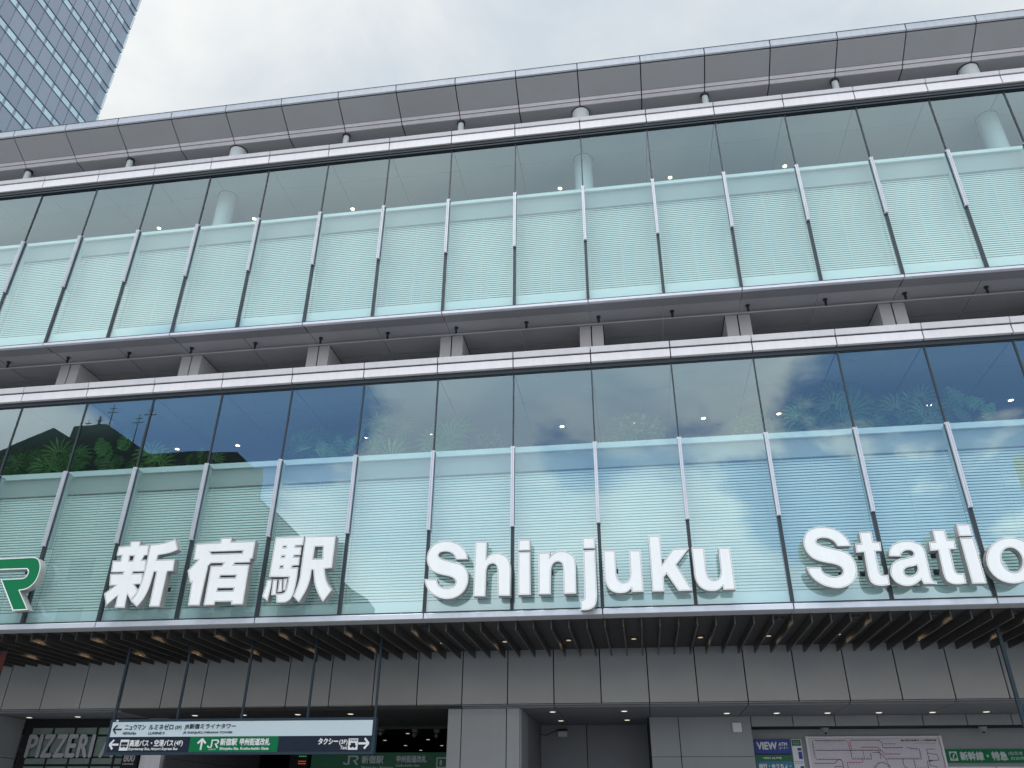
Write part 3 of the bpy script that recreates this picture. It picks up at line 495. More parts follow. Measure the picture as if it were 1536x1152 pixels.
# side wall next to the pizzeria and the dark entrance hall
put('wall_panel', G().box(-11.75, -11.72, 3.10, 4.25, 2.70, 3.495).mesh('wall_panel', M['wall']), B)
put('wall_panel', G().box(-11.75, -11.72, 3.10, 4.25, .13, 2.688).mesh('wall_panel', M['wall']), B)
panelwall([-15.4, -14.5, -13.6, -12.7, -11.755], .13, 3.50, 3.12)
for z0, z1 in ((.13, 2.70), (2.71, 3.49)):
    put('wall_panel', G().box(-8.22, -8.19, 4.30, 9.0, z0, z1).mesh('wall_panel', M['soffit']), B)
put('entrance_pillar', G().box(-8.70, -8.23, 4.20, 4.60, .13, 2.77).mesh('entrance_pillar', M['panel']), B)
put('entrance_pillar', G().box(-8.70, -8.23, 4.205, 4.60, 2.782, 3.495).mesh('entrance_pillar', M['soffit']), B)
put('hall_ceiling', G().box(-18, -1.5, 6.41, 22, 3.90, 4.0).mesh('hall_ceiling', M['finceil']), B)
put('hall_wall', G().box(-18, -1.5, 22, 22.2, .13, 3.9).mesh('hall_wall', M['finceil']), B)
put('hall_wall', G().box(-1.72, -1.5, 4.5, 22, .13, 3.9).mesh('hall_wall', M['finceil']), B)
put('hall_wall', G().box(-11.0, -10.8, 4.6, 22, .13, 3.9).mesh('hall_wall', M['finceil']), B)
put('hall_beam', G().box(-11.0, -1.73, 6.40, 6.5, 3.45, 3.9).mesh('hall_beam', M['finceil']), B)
for x, y in ((-4.355,7.66),(-3.69,7.71),(-5.04,9.66),(-5.12,12.5),(-6.53,14.8),(-5.0,14.6),(-3.69,9.76),(-6.4,16.9),(-4.25,9.72),(-5.1,17.0),(-6.4,19.1)):
    put('recess_downlight', gdm, B, (x, y, 3.90))

# ================================================================== reflected street opposite
O = empty('stepped_building', 'dark stepped building with gabled roof, mirrored in the glass above the kanji', 'building', (0, -40, 0))
prof = [(-62,0),(-62,25.2),(-49.3,28.2),(-45.05,29.9),(-43.3,28.9),(-43.2,29.9),(-40.1,29.95),(-35.6,27.0),(-32.1,27.05),(-28.0,26.9),(-25.45,24.7),(-25.41,22.9),(-17.4,15.7),(-16.2,15.0),(-15.6,14.3),(-15.6,0)]
g = G(); b = len(prof)
g.v = [(x, 0, z) for x, z in prof] + [(x-8, -14, z) for x, z in prof]
g.f = [tuple(range(b)), tuple(range(2*b-1, b-1, -1))] + [(i, b+i, b+(i+1) % b, (i+1) % b) for i in range(b)]; g.m = [0]*len(g.f)
put('roof', g.mesh('roof', M['oppd']), O)
put('wall', G().box(-61.9, -25.5, .0, .25, 0, 25.3).box(-25.5, -17.5, .0, .25, 0, 15.6).mesh('wall', M['opp']), O)
put('stair_wall', G().poly([(-25.5, .2, 15.6), (-17.5, .2, 15.6), (-25.5, .2, 22.8)]).poly([(-25.5, .02, 15.6), (-25.5, .02, 22.8), (-17.5, .02, 15.6)]).mesh('stair_wall', M['opp']), O)
me = G().box(0, 2.0, .24, .29, 0, 1.6).mesh('window', M['oppd'])
for r in range(6):
    for k in range(12):
        x = -60+k*3.4; z = 2.5+r*3.6
        if x+2 < -18 and z+2 < 22 and z < 22-(x+26)*.9: put('window', me, O, (x, 0, z))
for x, z0, z1, r in ((-41.6,29.9,31.2,.16),(-40.6,29.9,32.3,.07),(-38.0,28.4,31.2,.05),(-37.1,28.0,31.9,.10),(-42.6,29.9,31.0,.04)):
    m_ = G().tube((x,-1,z0-.5), (x,-1,z1), r, r*.6, 6); m_.box(x-.5, x+.5, -1.03, -.97, z1-.8, z1-.74).box(x-.3, x+.3, -1.03, -.97, z1-.4, z1-.35)
    put('antenna_mast', m_.mesh('antenna_mast', M['oppd']), O)
O2 = empty('cream_building', 'pale cream building mirrored at the glass beside the letter o', 'building', (27.6, -40, 0))
def skew(z0, z1, m, n_):
    g = G(); P = [(0,0),(22,0),(32,-16),(8.2,-16)]
    g.v = [(x, y, z) for z in (z0, z1) for x, y in P]; g.f = [(0,1,2,3),(7,6,5,4)]+[(i,(i+1)%4,4+(i+1)%4,4+i) for i in range(4)]; g.m = [0]*6
    return put(n_, g.mesh(n_, m), O2)
skew(0, 23.0, M['cream'], 'wall')
skew(23.001, 23.4, M['panel'], 'roof')
me = G().box(0, 1.8, .01, .06, 0, 1.5).mesh('window', M['tbody'])
for r in range(5):
    for k in range(6): put('window', me, O2, (3.5+k*3, 0, 3+r*4))

# ================================================================== office tower
TW = empty('office_tower', 'tall blue grey glass office tower rising behind the roof', 'tower', (-63.4, 51.7, 0))
put('wall', G().box(-30, 0, -52, 0, 0, 118).mesh('wall', M['tbody']), TW)
sp = G().box(.0, .06, .05, 1.56, .02, 2.95).mesh('spandrel_panel', M['tdark'])
wn = G().box(.0, .05, .19, 1.43, .04, .84).mesh('window_pane', M['tlight'])
lg = G().box(.0, .14, 0, 25.6, 0, .045).mesh('floor_ledge', M['tbody'])
cp = G().box(-.9, .02, .01, .35, .10, 2.75).mesh('corner_pane', M['tedge'])
cp2 = G().box(-.9, -.02, .01, .30, .08, .70).mesh('corner_pane', M['tlight'])
fl = 4.0; z0t = 82.42
for r in range(-5, 8):
    zb = z0t + r*fl
    put('floor_ledge', lg, TW, (0, -25.6, zb-.12))
    put('floor_ledge', lg, TW, (0, -25.6, zb+.98))
    for k in range(16):
        y = -1.2-1.6*(k+1)
        put('window_pane', wn, TW, (0, y, zb)); put('spandrel_panel', sp, TW, (0, y, zb+1.03))
    put('corner_pane', cp, TW, (0, 0, zb+1.05)); put('corner_pane', cp2, TW, (0, 0, zb+.1))

g = G()                                             # the rest of the facade, outside this view
for r in range(-20, 9):
    for k in range(32):
        if -5 <= r < 8 and k < 16: continue
        zb = z0t + r*fl; y = -1.2-1.6*(k+1)
        if zb+3.9 > 118: continue
        g.box(0, .05, y+.19, y+1.43, zb+.04, zb+.84, 1).box(0, .06, y+.05, y+1.56, zb+1.05, zb+3.98, 0)
put('tower_panels', g.mesh('tower_panels', [M['tdark'], M['tlight']]), TW, kind='stuff')

# ================================================================== sign letters
def outline(loop):
    n = len(loop); o = []
    for i in range(n):
        p = loop[i]; q = loop[(i+1) % n]; o.append((p[0], p[1]))
        if p[2] or q[2]:
            a = loop[i-1] if p[2] else p; b = loop[(i+2) % n] if q[2] else q
            for t in (.25, .5, .75):
                t2, t3 = t*t, t*t*t
                o.append(tuple(.5*((2*p[k]) + (-a[k]+q[k])*t + (2*a[k]-5*p[k]+4*q[k]-b[k])*t2 + (-a[k]+3*p[k]-3*q[k]+b[k])*t3) for k in (0, 1)))
    return o
def inward(loop, d):
    """moves a loop towards its left-hand side (the letter's material) by d, with limited mitres"""
    n = len(loop); o = []
    for i in range(n):
        p = Vector(loop[i]); a = p-Vector(loop[i-1]); b = Vector(loop[(i+1) % n])-p
        a.normalize(); b.normalize(); na = Vector((-a.y, a.x)); nb = Vector((-b.y, b.x)); m = na+nb
        if m.length < .3: o.append(tuple(p+na*d)); continue
        m.normalize(); o.append(tuple(p+m*min(d/max(m.dot(na), .45), 2*d)))
    return o
def letter_mesh(key, mats, x0, z0, th=.15, rim=.013, groove=.006):
    V = []; F = []; MI = []
    def ring(A, ya, Bq, yb, mi):
        b = len(V); n = len(A)
        V.extend((x, ya, z) for x, z in A); V.extend((x, yb, z) for x, z in Bq)
        for i in range(n):
            j = (i+1) % n; F.append((b+i, b+j, b+n+j, b+n+i)); MI.append(mi)
    def fill(L, y, mi, flip):
        b = len(V); V.extend((x, y, z) for l in L for x, z in l)
        for t in tessellate_polygon([[Vector((x, z, 0)) for x, z in l] for l in L]):
            p = [V[b+i] for i in t]; ar = (p[1][0]-p[0][0])*(p[2][2]-p[0][2])-(p[2][0]-p[0][0])*(p[1][2]-p[0][2])
            if abs(ar) < 1e-9: continue
            if (ar > 0) == flip: t = t[::-1]
            F.append(tuple(b+i for i in t)); MI.append(mi)
    for pi, loops in enumerate(GLYPHS[key]):
        L = []
        for k, l in enumerate(loops):
            l = [(x-x0, z-z0) for x, z in outline(l)]
            ar = sum(l[i-1][0]*l[i][1]-l[i][0]*l[i-1][1] for i in range(len(l)))
            if (ar > 0) != (k == 0): l = l[::-1]
            L.append(l)
        yo = -.0007*pi
        L1 = [inward(l, rim) for l in L]; L2 = [inward(l, rim+groove) for l in L]
        for a_, b_, c_ in zip(L, L1, L2):
            ring(a_, yo, b_, yo, 1); ring(b_, yo, c_, yo+.003, 2); ring([*a_][::-1], yo, [*a_][::-1], th, 3)
        fill(L2, yo+.003, 0, False); fill(L, th, 3, True)
    me = bpy.data.meshes.new('sign_letter'); me.from_pydata(V, [], F)
    for m in mats: me.materials.append(m)
    me.polygons.foreach_set('material_index', MI); me.update()
    return me
GW = [M['lface'], M['lrim'], M['lgroove'], M['lside']]
GG = [M['green'], M['white'], M['white'], M['lside']]
bracket = G().tube((0,0,0), (0,.13,0), .016, n=8).box(-.04,.04,.125,.135,-.04,.04).mesh('bracket', M['dark'])
def bounds(key):
    P = [p for poly in GLYPHS[key] for l in poly for p in l]
    return min(p[0] for p in P), max(p[0] for p in P), min(p[1] for p in P), max(p[1] for p in P)
cache = {}
def letter(name, key, label, dx=0, dz=0, mats=GW, group='raised letters of the station sign'):
    x0, x1, z0, z1 = bounds(key)
    if key not in cache: cache[key] = letter_mesh(key, mats, x0, z0)
    e = empty(name, label, 'sign letter', (x0+dx, -.27, z0+dz), group)
    put('letter_face', cache[key], e)
    w, h = x1-x0, z1-z0
    spots = {'S': ((.75,.28),(.25,.74)), 'i': ((.5,.25),(.5,.6)), 'j': ((.75,.5),(.75,.3)), 'o': ((.88,.5),(.1,.5)), 'R': ((.6,.8),(.8,.15))}.get(key, ((.25 if key in 'hnkt' else .85,.3),(.3 if key!='a' else .75,.6)))
    for fx, fz in spots: put('bracket', bracket, e, (fx*w, .14, fz*h))
    return e
letter('letter_r', 'R', 'green white-edged letter R of the railway logo, ahead of the kanji', mats=GG)
letter('kanji_shin', 'shin', 'white kanji 新, first of the three big characters')
letter('kanji_juku', 'juku', 'white kanji 宿, middle of the three big characters')
letter('kanji_eki', 'eki', 'white kanji 駅, third of the three big characters')
letter('letter_s', 'S', 'big white capital S that starts the word Shinjuku')
letter('letter_h', 'h', 'white letter h of Shinjuku, straight after the capital S')
letter('letter_i', 'i', 'white dotted letter i between h and n of Shinjuku')
letter('letter_n', 'n', 'white letter n of Shinjuku, between the i and the j')
letter('letter_j', 'j', 'white letter j whose tail hangs over the metal sill')
letter('letter_u', 'u', 'white letter u of Shinjuku standing between j and k')
letter('letter_k', 'k', 'white letter k between the two letters u of Shinjuku')
letter('letter_u', 'u', 'white letter u that ends the word Shinjuku', 1.437, -.009)
letter('letter_s', 'S', 'big white capital S that starts the word Station', 6.2, -.012)
letter('letter_t', 't', 'first white letter t of Station, next to its capital S')
letter('letter_a', 'a', 'white letter a between the two letters t of Station')
letter('letter_t', 't', 'second white letter t of Station, between a and i', 1.10, -.012)
letter('letter_i', 'i', 'white dotted letter i of Station, before the o', 6.972, -.035)
letter('letter_o', 'o', 'white round letter o of Station, last letter in view')

# ================================================================== hanging direction sign
HY = 1.15
H = empty('hanging_sign', 'long navy direction sign with white upper strip hanging on five rods', 'sign', (-5.05, HY, 2.56))
def hs(name, x0, x1, z0, z1, y0, y1, m): return plate(name, x0+5.05, x1+5.05, z0-2.56, z1-2.56, y0, y1, M[m], H)
def ht(body, x0, x1, z0, z1, m, bold=0, y=-.012, sl=0): return text('lettering', body, x0+5.05, x1+5.05, z0-2.56, z1-2.56, y, M[m], H, bold, sl)
hs('sign_case', -7.555, -2.545, 2.56, 3.145, 0, .12, 'sframe')
hs('white_strip', -7.50, -2.60, 2.851, 3.098, -.006, 0, 'signw')
hs('navy_strip', -7.50, -5.935, 2.60, 2.847, -.006, 0, 'navy'); hs('green_strip', -5.931, -4.28, 2.60, 2.847, -.006, 0, 'green'); hs('navy_strip', -4.276, -2.60, 2.60, 2.847, -.006, 0, 'navy')
hs('small_tag', -7.44, -7.40, 3.107, 3.135, -.006, 0, 'white')
ht('NEWoMan', -7.255, -7.0, 2.888, 2.932, 'ink', .0018, sl=.12); ht('LUMINE 0', -6.755, -6.45, 2.888, 2.930, 'ink', .0018, sl=.12); ht('JR SHINJUKU MIRAINA TOWER', -6.092, -5.158, 2.888, 2.932, 'ink', .0018, sl=.08)
ht('ニュウマン', -7.235, -6.84, 2.965, 3.055, 'ink', .003); ht('ルミネゼロ', -6.77, -6.30, 2.965, 3.055, 'ink', .003); ht('(5F)', -6.26, -6.14, 2.958, 3.03, 'ink', .002)
ht('JR新宿ミライナタワー', -6.08, -5.11, 2.962, 3.058, 'ink', .003)
ht('高速バス・空港バス', -7.075, -6.24, 2.695, 2.80, 'white', .004); ht('(4F)', -6.215, -6.06, 2.69, 2.785, 'white', .003); ht('Expressway Bus, Airport Express Bus', -7.075, -6.14, 2.622, 2.675, 'white', .002)
ht('新宿駅', -5.35, -5.04, 2.705, 2.815, 'white', .004); ht('甲州街道改札', -4.985, -4.43, 2.705, 2.815, 'white', .004); ht('Shinjuku Sta. Koshu-kaido Gate', -5.345, -4.44, 2.622, 2.675, 'white', .002)
ht('タクシー', -3.545, -3.19, 2.715, 2.81, 'white', .005); ht('(3F)', -3.165, -3.02, 2.70, 2.785, 'white', .003); ht('Taxi', -3.14, -3.02, 2.637, 2.69, 'white', .002)
def arrow(cx, cz, s, ang, m, y=-.012, th=.035):
    g = G(); R = Matrix.Rotation(ang, 2)
    def bar(a, b):
        a = Vector(a); b = Vector(b); d = (b-a).normalized(); n = Vector((-d.y, d.x))*th/2
        g.poly([(lambda p: (cx+5.05+p.x*s, y-.0004*len(g.f), cz-2.56+p.y*s))(R @ q) for q in (a-n/s, b-n/s, b+n/s, a+n/s)])
    bar((-.95, 0), (.95, 0)); bar((.2, .85), (1.0, -.03)); bar((.2, -.85), (1.0, .03))
    return put('arrow', g.mesh('arrow', M[m]), H)
arrow(-7.375, 2.975, .085, PI, 'ink', th=.026); arrow(-7.375, 2.725, .09, PI, 'white'); arrow(-5.70, 2.72, .09, PI/2, 'white'); arrow(-2.735, 2.727, .095, 0, 'white')
# bus and taxi pictograms
hs('bus_pictogram', -7.262, -7.095, 2.627, 2.805, -.012, -.006, 'white')
g = G()
for a, b_, c, d in ((.02,.145,.075,.12), (.02,.145,.04,.066)): g.box(a, b_, -.015, -.0121, c, d)
g.tube((.05,-.0152,.04), (.05,-.0121,.04), .015, n=12).tube((.118,-.0152,.04), (.118,-.0121,.04), .015, n=12)
put('bus_drawing', g.mesh('bus_drawing', M['navy']), H, (-7.262+5.05, 0, 2.645-2.56))
hs('taxi_pictogram', -3.003, -2.833, 2.627, 2.805, -.012, -.006, 'white')
g = G(); g.box(.03, .14, -.015, -.0121, .03, .062).box(.045, .125, -.0155, -.0121, .062, .095).tube((.055,-.0156,.03), (.055,-.0121,.03), .014, n=10).tube((.115,-.0156,.03), (.115,-.0121,.03), .014, n=10)
put('taxi_drawing', g.mesh('taxi_drawing', M['navy']), H, (-3.003+5.05, 0, 2.64-2.56))
ht('TAXI', -2.985, -2.85, 2.765, 2.79, 'navy', .002, y=-.0135)
# JR mark (linked J and R)
def jr(parent, x0, z0, w, h, y, m):
    g = G(); t = .17
    def P(a, b): return (x0+a*w, y, z0+b*h)
    q = [[(.0,.28),(.0,.12),(.10,.02),(.30,0),(.42,.10),(.42,1),(.30,1),(.30,.16),(.24,.14),(.12,.14),(.12,.28)],
         [(.42,1),(.85,1),(.96,.90),(1.0,.72),(.94,.52),(.80,.44),(1.0,0),(.85,0),(.62,.50),(.80,.54),(.86,.66),(.84,.80),(.76,.85),(.42,.85)]]
    for loop in q:
        tr = tessellate_polygon([[Vector((a, b, 0)) for a, b in loop]])
        for t3 in tr: g.poly([P(*loop[i]) for i in t3])
    me = bpy.data.meshes.new('railway_mark'); me.from_pydata(g.v, [], g.f); me.materials.append(m)
    return put('railway_mark', me, parent)
jr(H, -5.585+5.05, 2.665-2.56, .21, .135, -.012, M['white']); ht('JR東日本', -5.55, -5.41, 2.628, 2.655, 'white', 0)
rod = G().box(-.018, .018, -.018, .018, 0, 1.42).mesh('hanging_rod', M['sframe'])
for k in range(5): put('hanging_rod', rod, H, (-7.535+5.05+1.2375*k, .06, 3.145-2.56))
H2 = empty('hanging_sign', 'second hanging sign frame whose dark rod drops beside the grey wall panels', 'sign', (9.0, 1.2, 2.56))
put('sign_case', G().box(-1.10, 3.9, -.06, .06, 0, .36).mesh('sign_case', M['sframe']), H2)
rod2 = G().box(-.026, .026, -.026, .026, 0, 1.64).mesh('hanging_rod', M['sframe'])
for x in (-1.11, 1.3, 3.7): put('hanging_rod', rod2, H2, (x, 0, .36))

# ================================================================== pizzeria front
Z = empty('pizzeria_front', 'dark pizzeria shopfront with green tinted panels and steel lettering', 'shopfront', (-11.7, 4.2, .13))
def zp(name, x0, x1, z0, z1, y0, y1, m): return plate(name, x0+11.7, x1+11.7, z0-.13, z1-.13, y0, y1, M[m], Z)
zp('shop_wall', -11.69, -8.72, .13, 3.49, .06, .2, 'joint')
for k in range(5):
    a = -11.45+k*.535
    for z0, z1 in ((3.175, 3.312), (2.735, 3.13), (2.586, 2.70), (1.9, 2.54)): zp('glass_panel', a, a+.475, z0, z1, .03, .059, 'pizglass')
for body, a, b_ in (('P',-11.44,-11.22),('I',-11.17,-11.12),('Z',-11.06,-10.82),('Z',-10.76,-10.52),('E',-10.47,-10.27),('R',-10.20,-9.97),('I',-9.91,-9.86),('A',-9.66,-9.34)):
    text('letter', body, a+11.7, b_+11.7, 2.725-.13, 3.16-.13, -.03, M['steel'], Z, .017)
E8 = empty('restaurant_sign', 'small black restaurant sign reading 800 beside the pale pillar', 'sign', (-9.08, 4.12, 2.4))
put('sign_board', G().box(0, .36, 0, .05, 0, .40).mesh('sign_board', M['joint']), E8)
text('lettering', '800', .05, .30, .225, .372, -.004, M['steel'], E8, .006); text('lettering', 'DEGREES', .05, .30, .165, .195, -.004, M['steel'], E8, .002)

# green gate sign deep in the entrance
GS = empty('gate_sign', 'green station gate sign glowing dimly inside the dark entrance', 'sign', (-5.95, 7.0, 2.45))
put('sign_board', G().box(0, 3.35, 0, .12, 0, .535).mesh('sign_board', M['greenink']), GS)
jr(GS, .81, .27, .38, .20, -.006, M['finb'])
text('lettering', '新宿駅', 1.27, 1.80, .30, .465, -.006, M['finb'], GS, .007); text('lettering', 'Shinjuku Station', 1.27, 2.05, .17, .24, -.006, M['finb'], GS, .002)
text('lettering', '甲州街道改札', 2.13, 2.86, .32, .465, -.006, M['finb'], GS, .006); text('lettering', 'Koshu-kaido Gate', 2.13, 2.70, .23, .285, -.006, M['finb'], GS, .001)
g = G(); g.box(3.10, 3.34, -.006, -.001, .20, .23).box(3.10, 3.34, -.006, -.001, .40, .43).box(3.10, 3.13, -.0065, -.001, .20, .43).box(3.18, 3.24, -.006, -.001, .26, .37)
put('gate_pictogram', g.mesh('gate_pictogram', M['finb']), GS)
DB = empty('departure_board', 'black departure board with green and red lit rows beside the green gate sign', 'display', (-6.45, 6.9, 2.6))
put('screen_case', G().box(0, .45, 0, .08, 0, .40).mesh('screen_case', M['joint']), DB)
for k, (m_, z) in enumerate((('ledg', .335), ('ledg', .29), ('ledr', .18), ('ledr', .13))):
    g = G()
    for j in range(4): g.box(.22+j*.05, .255+j*.05, -.006, -.001, z, z+.022)
    put('lit_row', g.mesh('lit_row', M[m_]), DB)
# spot cameras and speakers hanging in the hall
def hallcam(x, y, lab, s=1):
    e = empty('security_camera', lab, 'security camera', (x, y, 3.9), 'cameras hanging in the entrance hall')
    put('mount', G().tube((0,0,0), (0,0,-.16*s), .02, n=8).box(-.07*s,.07*s,-.07*s,.07*s,-.28*s,-.16*s).mesh('mount', M['band']), e)
    put('camera_head', G().tube((0,-.1*s,-.36*s), (0,.1*s,-.30*s), .05*s, n=12).mesh('camera_head', M['band']), e)
hallcam(-4.75, 8.6, 'grey camera on a stem, closest to the direction sign end')
hallcam(-4.0, 9.2, 'grey box camera hanging between two others in the dark hall')
hallcam(-3.45, 9.4, 'grey tilted camera hanging next to the pillar edge')

# ================================================================== right-hand wall fittings
YW = 5.62
V = empty('atm_sign', 'blue and green bank machine sign reading VIEW on the ticket wall', 'sign', (4.303, YW-.06, 2.2))
def vp(name, x0, x1, z0, z1, m, y0=0, y1=.06): return plate(name, x0-4.303, x1-4.303, z0-2.2, z1-2.2, y0, y1, M[m], V)
def vt(body, x0, x1, z0, z1, m, b=0): return text('lettering', body, x0-4.303, x1-4.303, z0-2.2, z1-2.2, -.004, M[m], V, b)
vp('blue_field', 4.303, 5.035, 2.845, 3.117, 'blueink'); vp('dark_line', 4.303, 5.035, 2.825, 2.843, 'navy'); vp('green_field', 4.303, 5.035, 2.70, 2.823, 'greenink'); vp('teal_field', 4.303, 5.035, 2.2, 2.698, 'tealink')
vt('VIEW', 4.36, 4.76, 2.925, 3.06, 'white', .008); vt('ATM', 4.80, 4.97, 2.99, 3.055, 'white', .004); vt('コーナー', 4.80, 4.98, 2.925, 2.975, 'white', .002)
vt('VIEW ALTTE', 4.45, 4.82, 2.745, 2.775, 'white', .002); vt('銀行・ゆうちょ・', 4.35, 4.99, 2.57, 2.65, 'white', .004)
V2 = empty('fare_notice', 'narrow white notice with blue blocks and green heading beside the blue sign', 'notice', (5.06, YW-.05, 2.2))
put('board', G().box(0, .205, 0, .05, 0, .917).mesh('board', M['white']), V2)
put('heading', G().box(.012, .193, -.004, -.001, .79, .905).mesh('heading', M['greenink']), V2)
text('lettering', 'きっぷ', .04, .165, .855, .88, -.006, M['white'], V2); text('lettering', 'Tickets', .04, .165, .82, .84, -.006, M['white'], V2)
g = G()
for x0, x1, z0, z1 in ((.11,.19,.70,.75),(.115,.19,.54,.68),(.02,.19,.49,.497),(.02,.19,.46,.467),(.12,.19,.36,.41),(.12,.19,.2,.33)): g.box(x0, x1, -.004, -.001, z0, z1)
put('blue_blocks', g.mesh('blue_blocks', M['blueink']), V2)
# route map
RM = empty('route_map', 'wide white railway route map board with red and dark lines', 'map board', (5.36, YW-.05, 2.0))
put('board', G().box(.05, 2.62, 0, .05, 0, 1.125).mesh('board', M['paper']), RM)
put('map_frame', G().box(0, .045, -.03, .05, 0, 1.17).box(2.625, 2.67, -.03, .05, 0, 1.17).box(.046, 2.624, -.02, .05, 1.13, 1.165).mesh('map_frame', M['panel']), RM)
def mapline(pts, m, w=.010, tick=0, side=1, tl=.035, y=-.003):
    g = G()
    for k, (a, b_) in enumerate(zip(pts[:-1], pts[1:])):
        a = Vector(a); b_ = Vector(b_); d = b_-a; L = d.length; d /= L; n = Vector((-d.y, d.x))
        q = [a-n*w/2, b_-n*w/2, b_+n*w/2, a+n*w/2]; g.poly([(p.x, y-.0001*k, p.y) for p in q])
        if tick:
            for j in range(1, int(L/tick)):
                c = a+d*(j*tick); e = c+n*tl*side
                q = [c-d*.003, c+d*.003, e+d*.003, e-d*.003]; g.poly([(p.x, y-.0012, p.y) for p in q])
    me = bpy.data.meshes.new('route_line'); me.from_pydata(g.v, [], g.f); me.materials.append(M[m]); put('route_line', me, RM)
I_ = 'ink'; Rr = 'redink'
mapline([(.13,1.08),(.13,.78),(.17,.73),(.62,.73)], I_, tick=.06, side=1)
mapline([(.17,1.09),(.80,1.09)], I_, tick=.05, side=-1)
mapline([(.80,1.09),(.84,1.05),(.84,.90)], Rr, tick=.06, side=1)
mapline([(.88,1.09),(.88,.92)], Rr); mapline([(.88,1.09),(1.45,1.09)], I_, tick=.035, side=1, tl=.015)
mapline([(.17,.90),(.45,.90),(1.45,.90)], I_, tick=.05, side=1)
mapline([(1.08,.96),(1.40,.96),(1.52,.83),(1.82,.83)], Rr, w=.013, tick=.05, side=1, tl=.012)
mapline([(.10,.66),(.50,.66),(.60,.74),(.66,.70),(.66,.52)], Rr, w=.013, tick=.06, side=1, tl=.02)
mapline([(.86,.90),(.86,.74),(1.24,.74),(1.24,.86)], I_, tick=.06, side=1); mapline([(1.10,.90),(1.10,.76)], Rr)
mapline([(1.45,1.09),(1.50,1.04),(1.50,.95),(1.86,.95)], I_, tick=.07, side=-1); mapline([(1.52,1.02),(1.76,1.02)], Rr, tick=.05, side=1, tl=.015)
mapline([(1.38,.90),(1.52,.74),(2.20,.74),(2.20,.92),(1.96,.95)], I_, tick=.05, side=1)
mapline([(1.28,.86),(1.42,.86),(1.42,.74)], I_); mapline([(2.05,.74),(2.05,.56),(2.30,.56),(2.30,.70),(2.42,.72)], I_, tick=.05, side=1)
mapline([(2.34,.92),(2.34,.62),(2.46,.60),(2.48,.45)], I_, tick=.07, side=1); mapline([(2.34,.92),(2.50,.92)], I_); mapline([(2.36,.84),(2.52,.82),(2.53,.72),(2.36,.70)], I_)
mapline([(.14,.46),(2.52,.46)], I_, w=.014, tick=.045, side=1); mapline([(.75,.46),(.75,.68),(1.06,.68),(1.06,.76)], Rr, tick=.06, side=-1)
mapline([(.50,.60),(.50,.46)], I_); mapline([(.50,.60),(.66,.60)], I_); mapline([(1.84,.74),(1.84,.60),(1.92,.56),(1.92,.46)], I_, tick=.05, side=-1)
mapline([(1.26,.55),(1.32,.64),(1.42,.68),(1.52,.64),(1.58,.54),(1.60,.46)], I_, tick=.03, side=1); mapline([(1.52,.74),(1.56,.56)], Rr)
mapline([(1.06,.46),(1.20,.50),(1.24,.54)], Rr); mapline([(.17,.30),(2.5,.30)], Rr, tick=.05); mapline([(.17,.16),(2.3,.16),(2.4,.46)], I_, tick=.05)
g = G()
for x, z in ((.42,1.09),(1.44,1.09),(.45,.90),(.86,.90),(.62,.73),(1.26,.90),(1.85,.74),(2.12,.74),(2.36,.70),(1.58,.56),(1.86,.95),(.50,.46),(.64,.46),(.75,.46),(1.92,.46)): g.box(x-.025, x+.025, -.0055, -.0045, z-.007, z+.007)
put('station_dot', g.mesh('station_dot', M['ink']), RM)
put('here_marker', G().box(1.23, 1.285, -.007, -.0045, .49, .555).mesh('here_marker', M['redink']), RM)
text('lettering', '■JR線近距離きっぷ運賃表■', 1.88, 2.56, 1.065, 1.10, -.004, M['ink'], RM, .001)
text('lettering', 'Local Train Fare Table', 2.12, 2.54, 1.02, 1.038, -.004, M['redink'], RM)
# shinkansen strip sign
SS = empty('bullet_train_sign', 'green ticket sign with round white train emblem beside the route map', 'sign', (8.03, YW-.06, 2.67))
put('sign_board', G().box(0, 3.2, 0, .06, 0, .244).mesh('sign_board', M['green']), SS)
put('emblem_plate', G().box(.075, .225, -.004, -.001, .035, .205).mesh('emblem_plate', M['finb']), SS)
g = G().tube((.15,-.008,.12), (.15,-.0045,.12), .062, n=24); put('emblem_disc', g.mesh('emblem_disc', M['green']), SS)
g = G(); g.poly([(.125,-.009,.085),(.14,-.009,.08),(.18,-.009,.15),(.17,-.009,.165),(.145,-.009,.15)]); g.poly([(.12,-.009,.072),(.185,-.009,.072),(.18,-.009,.082),(.125,-.009,.082)])
put('emblem_train', g.mesh('emblem_train', M['finb']), SS)
text('lettering', '新幹線・特急', .28, 1.16, .045, .20, -.004, M['finb'], SS, .007); text('lettering', '(指定席', 1.19, 1.46, .125, .20, -.004, M['finb'], SS); text('lettering', '自由席)', 1.22, 1.50, .04, .11, -.004, M['finb'], SS)
for k in range(4): put('ticket_panel', G().box(8.05+k*.9, 8.93+k*.9, 5.58, 5.618, 1.6, 2.60).mesh('ticket_panel', M['panel']), B)
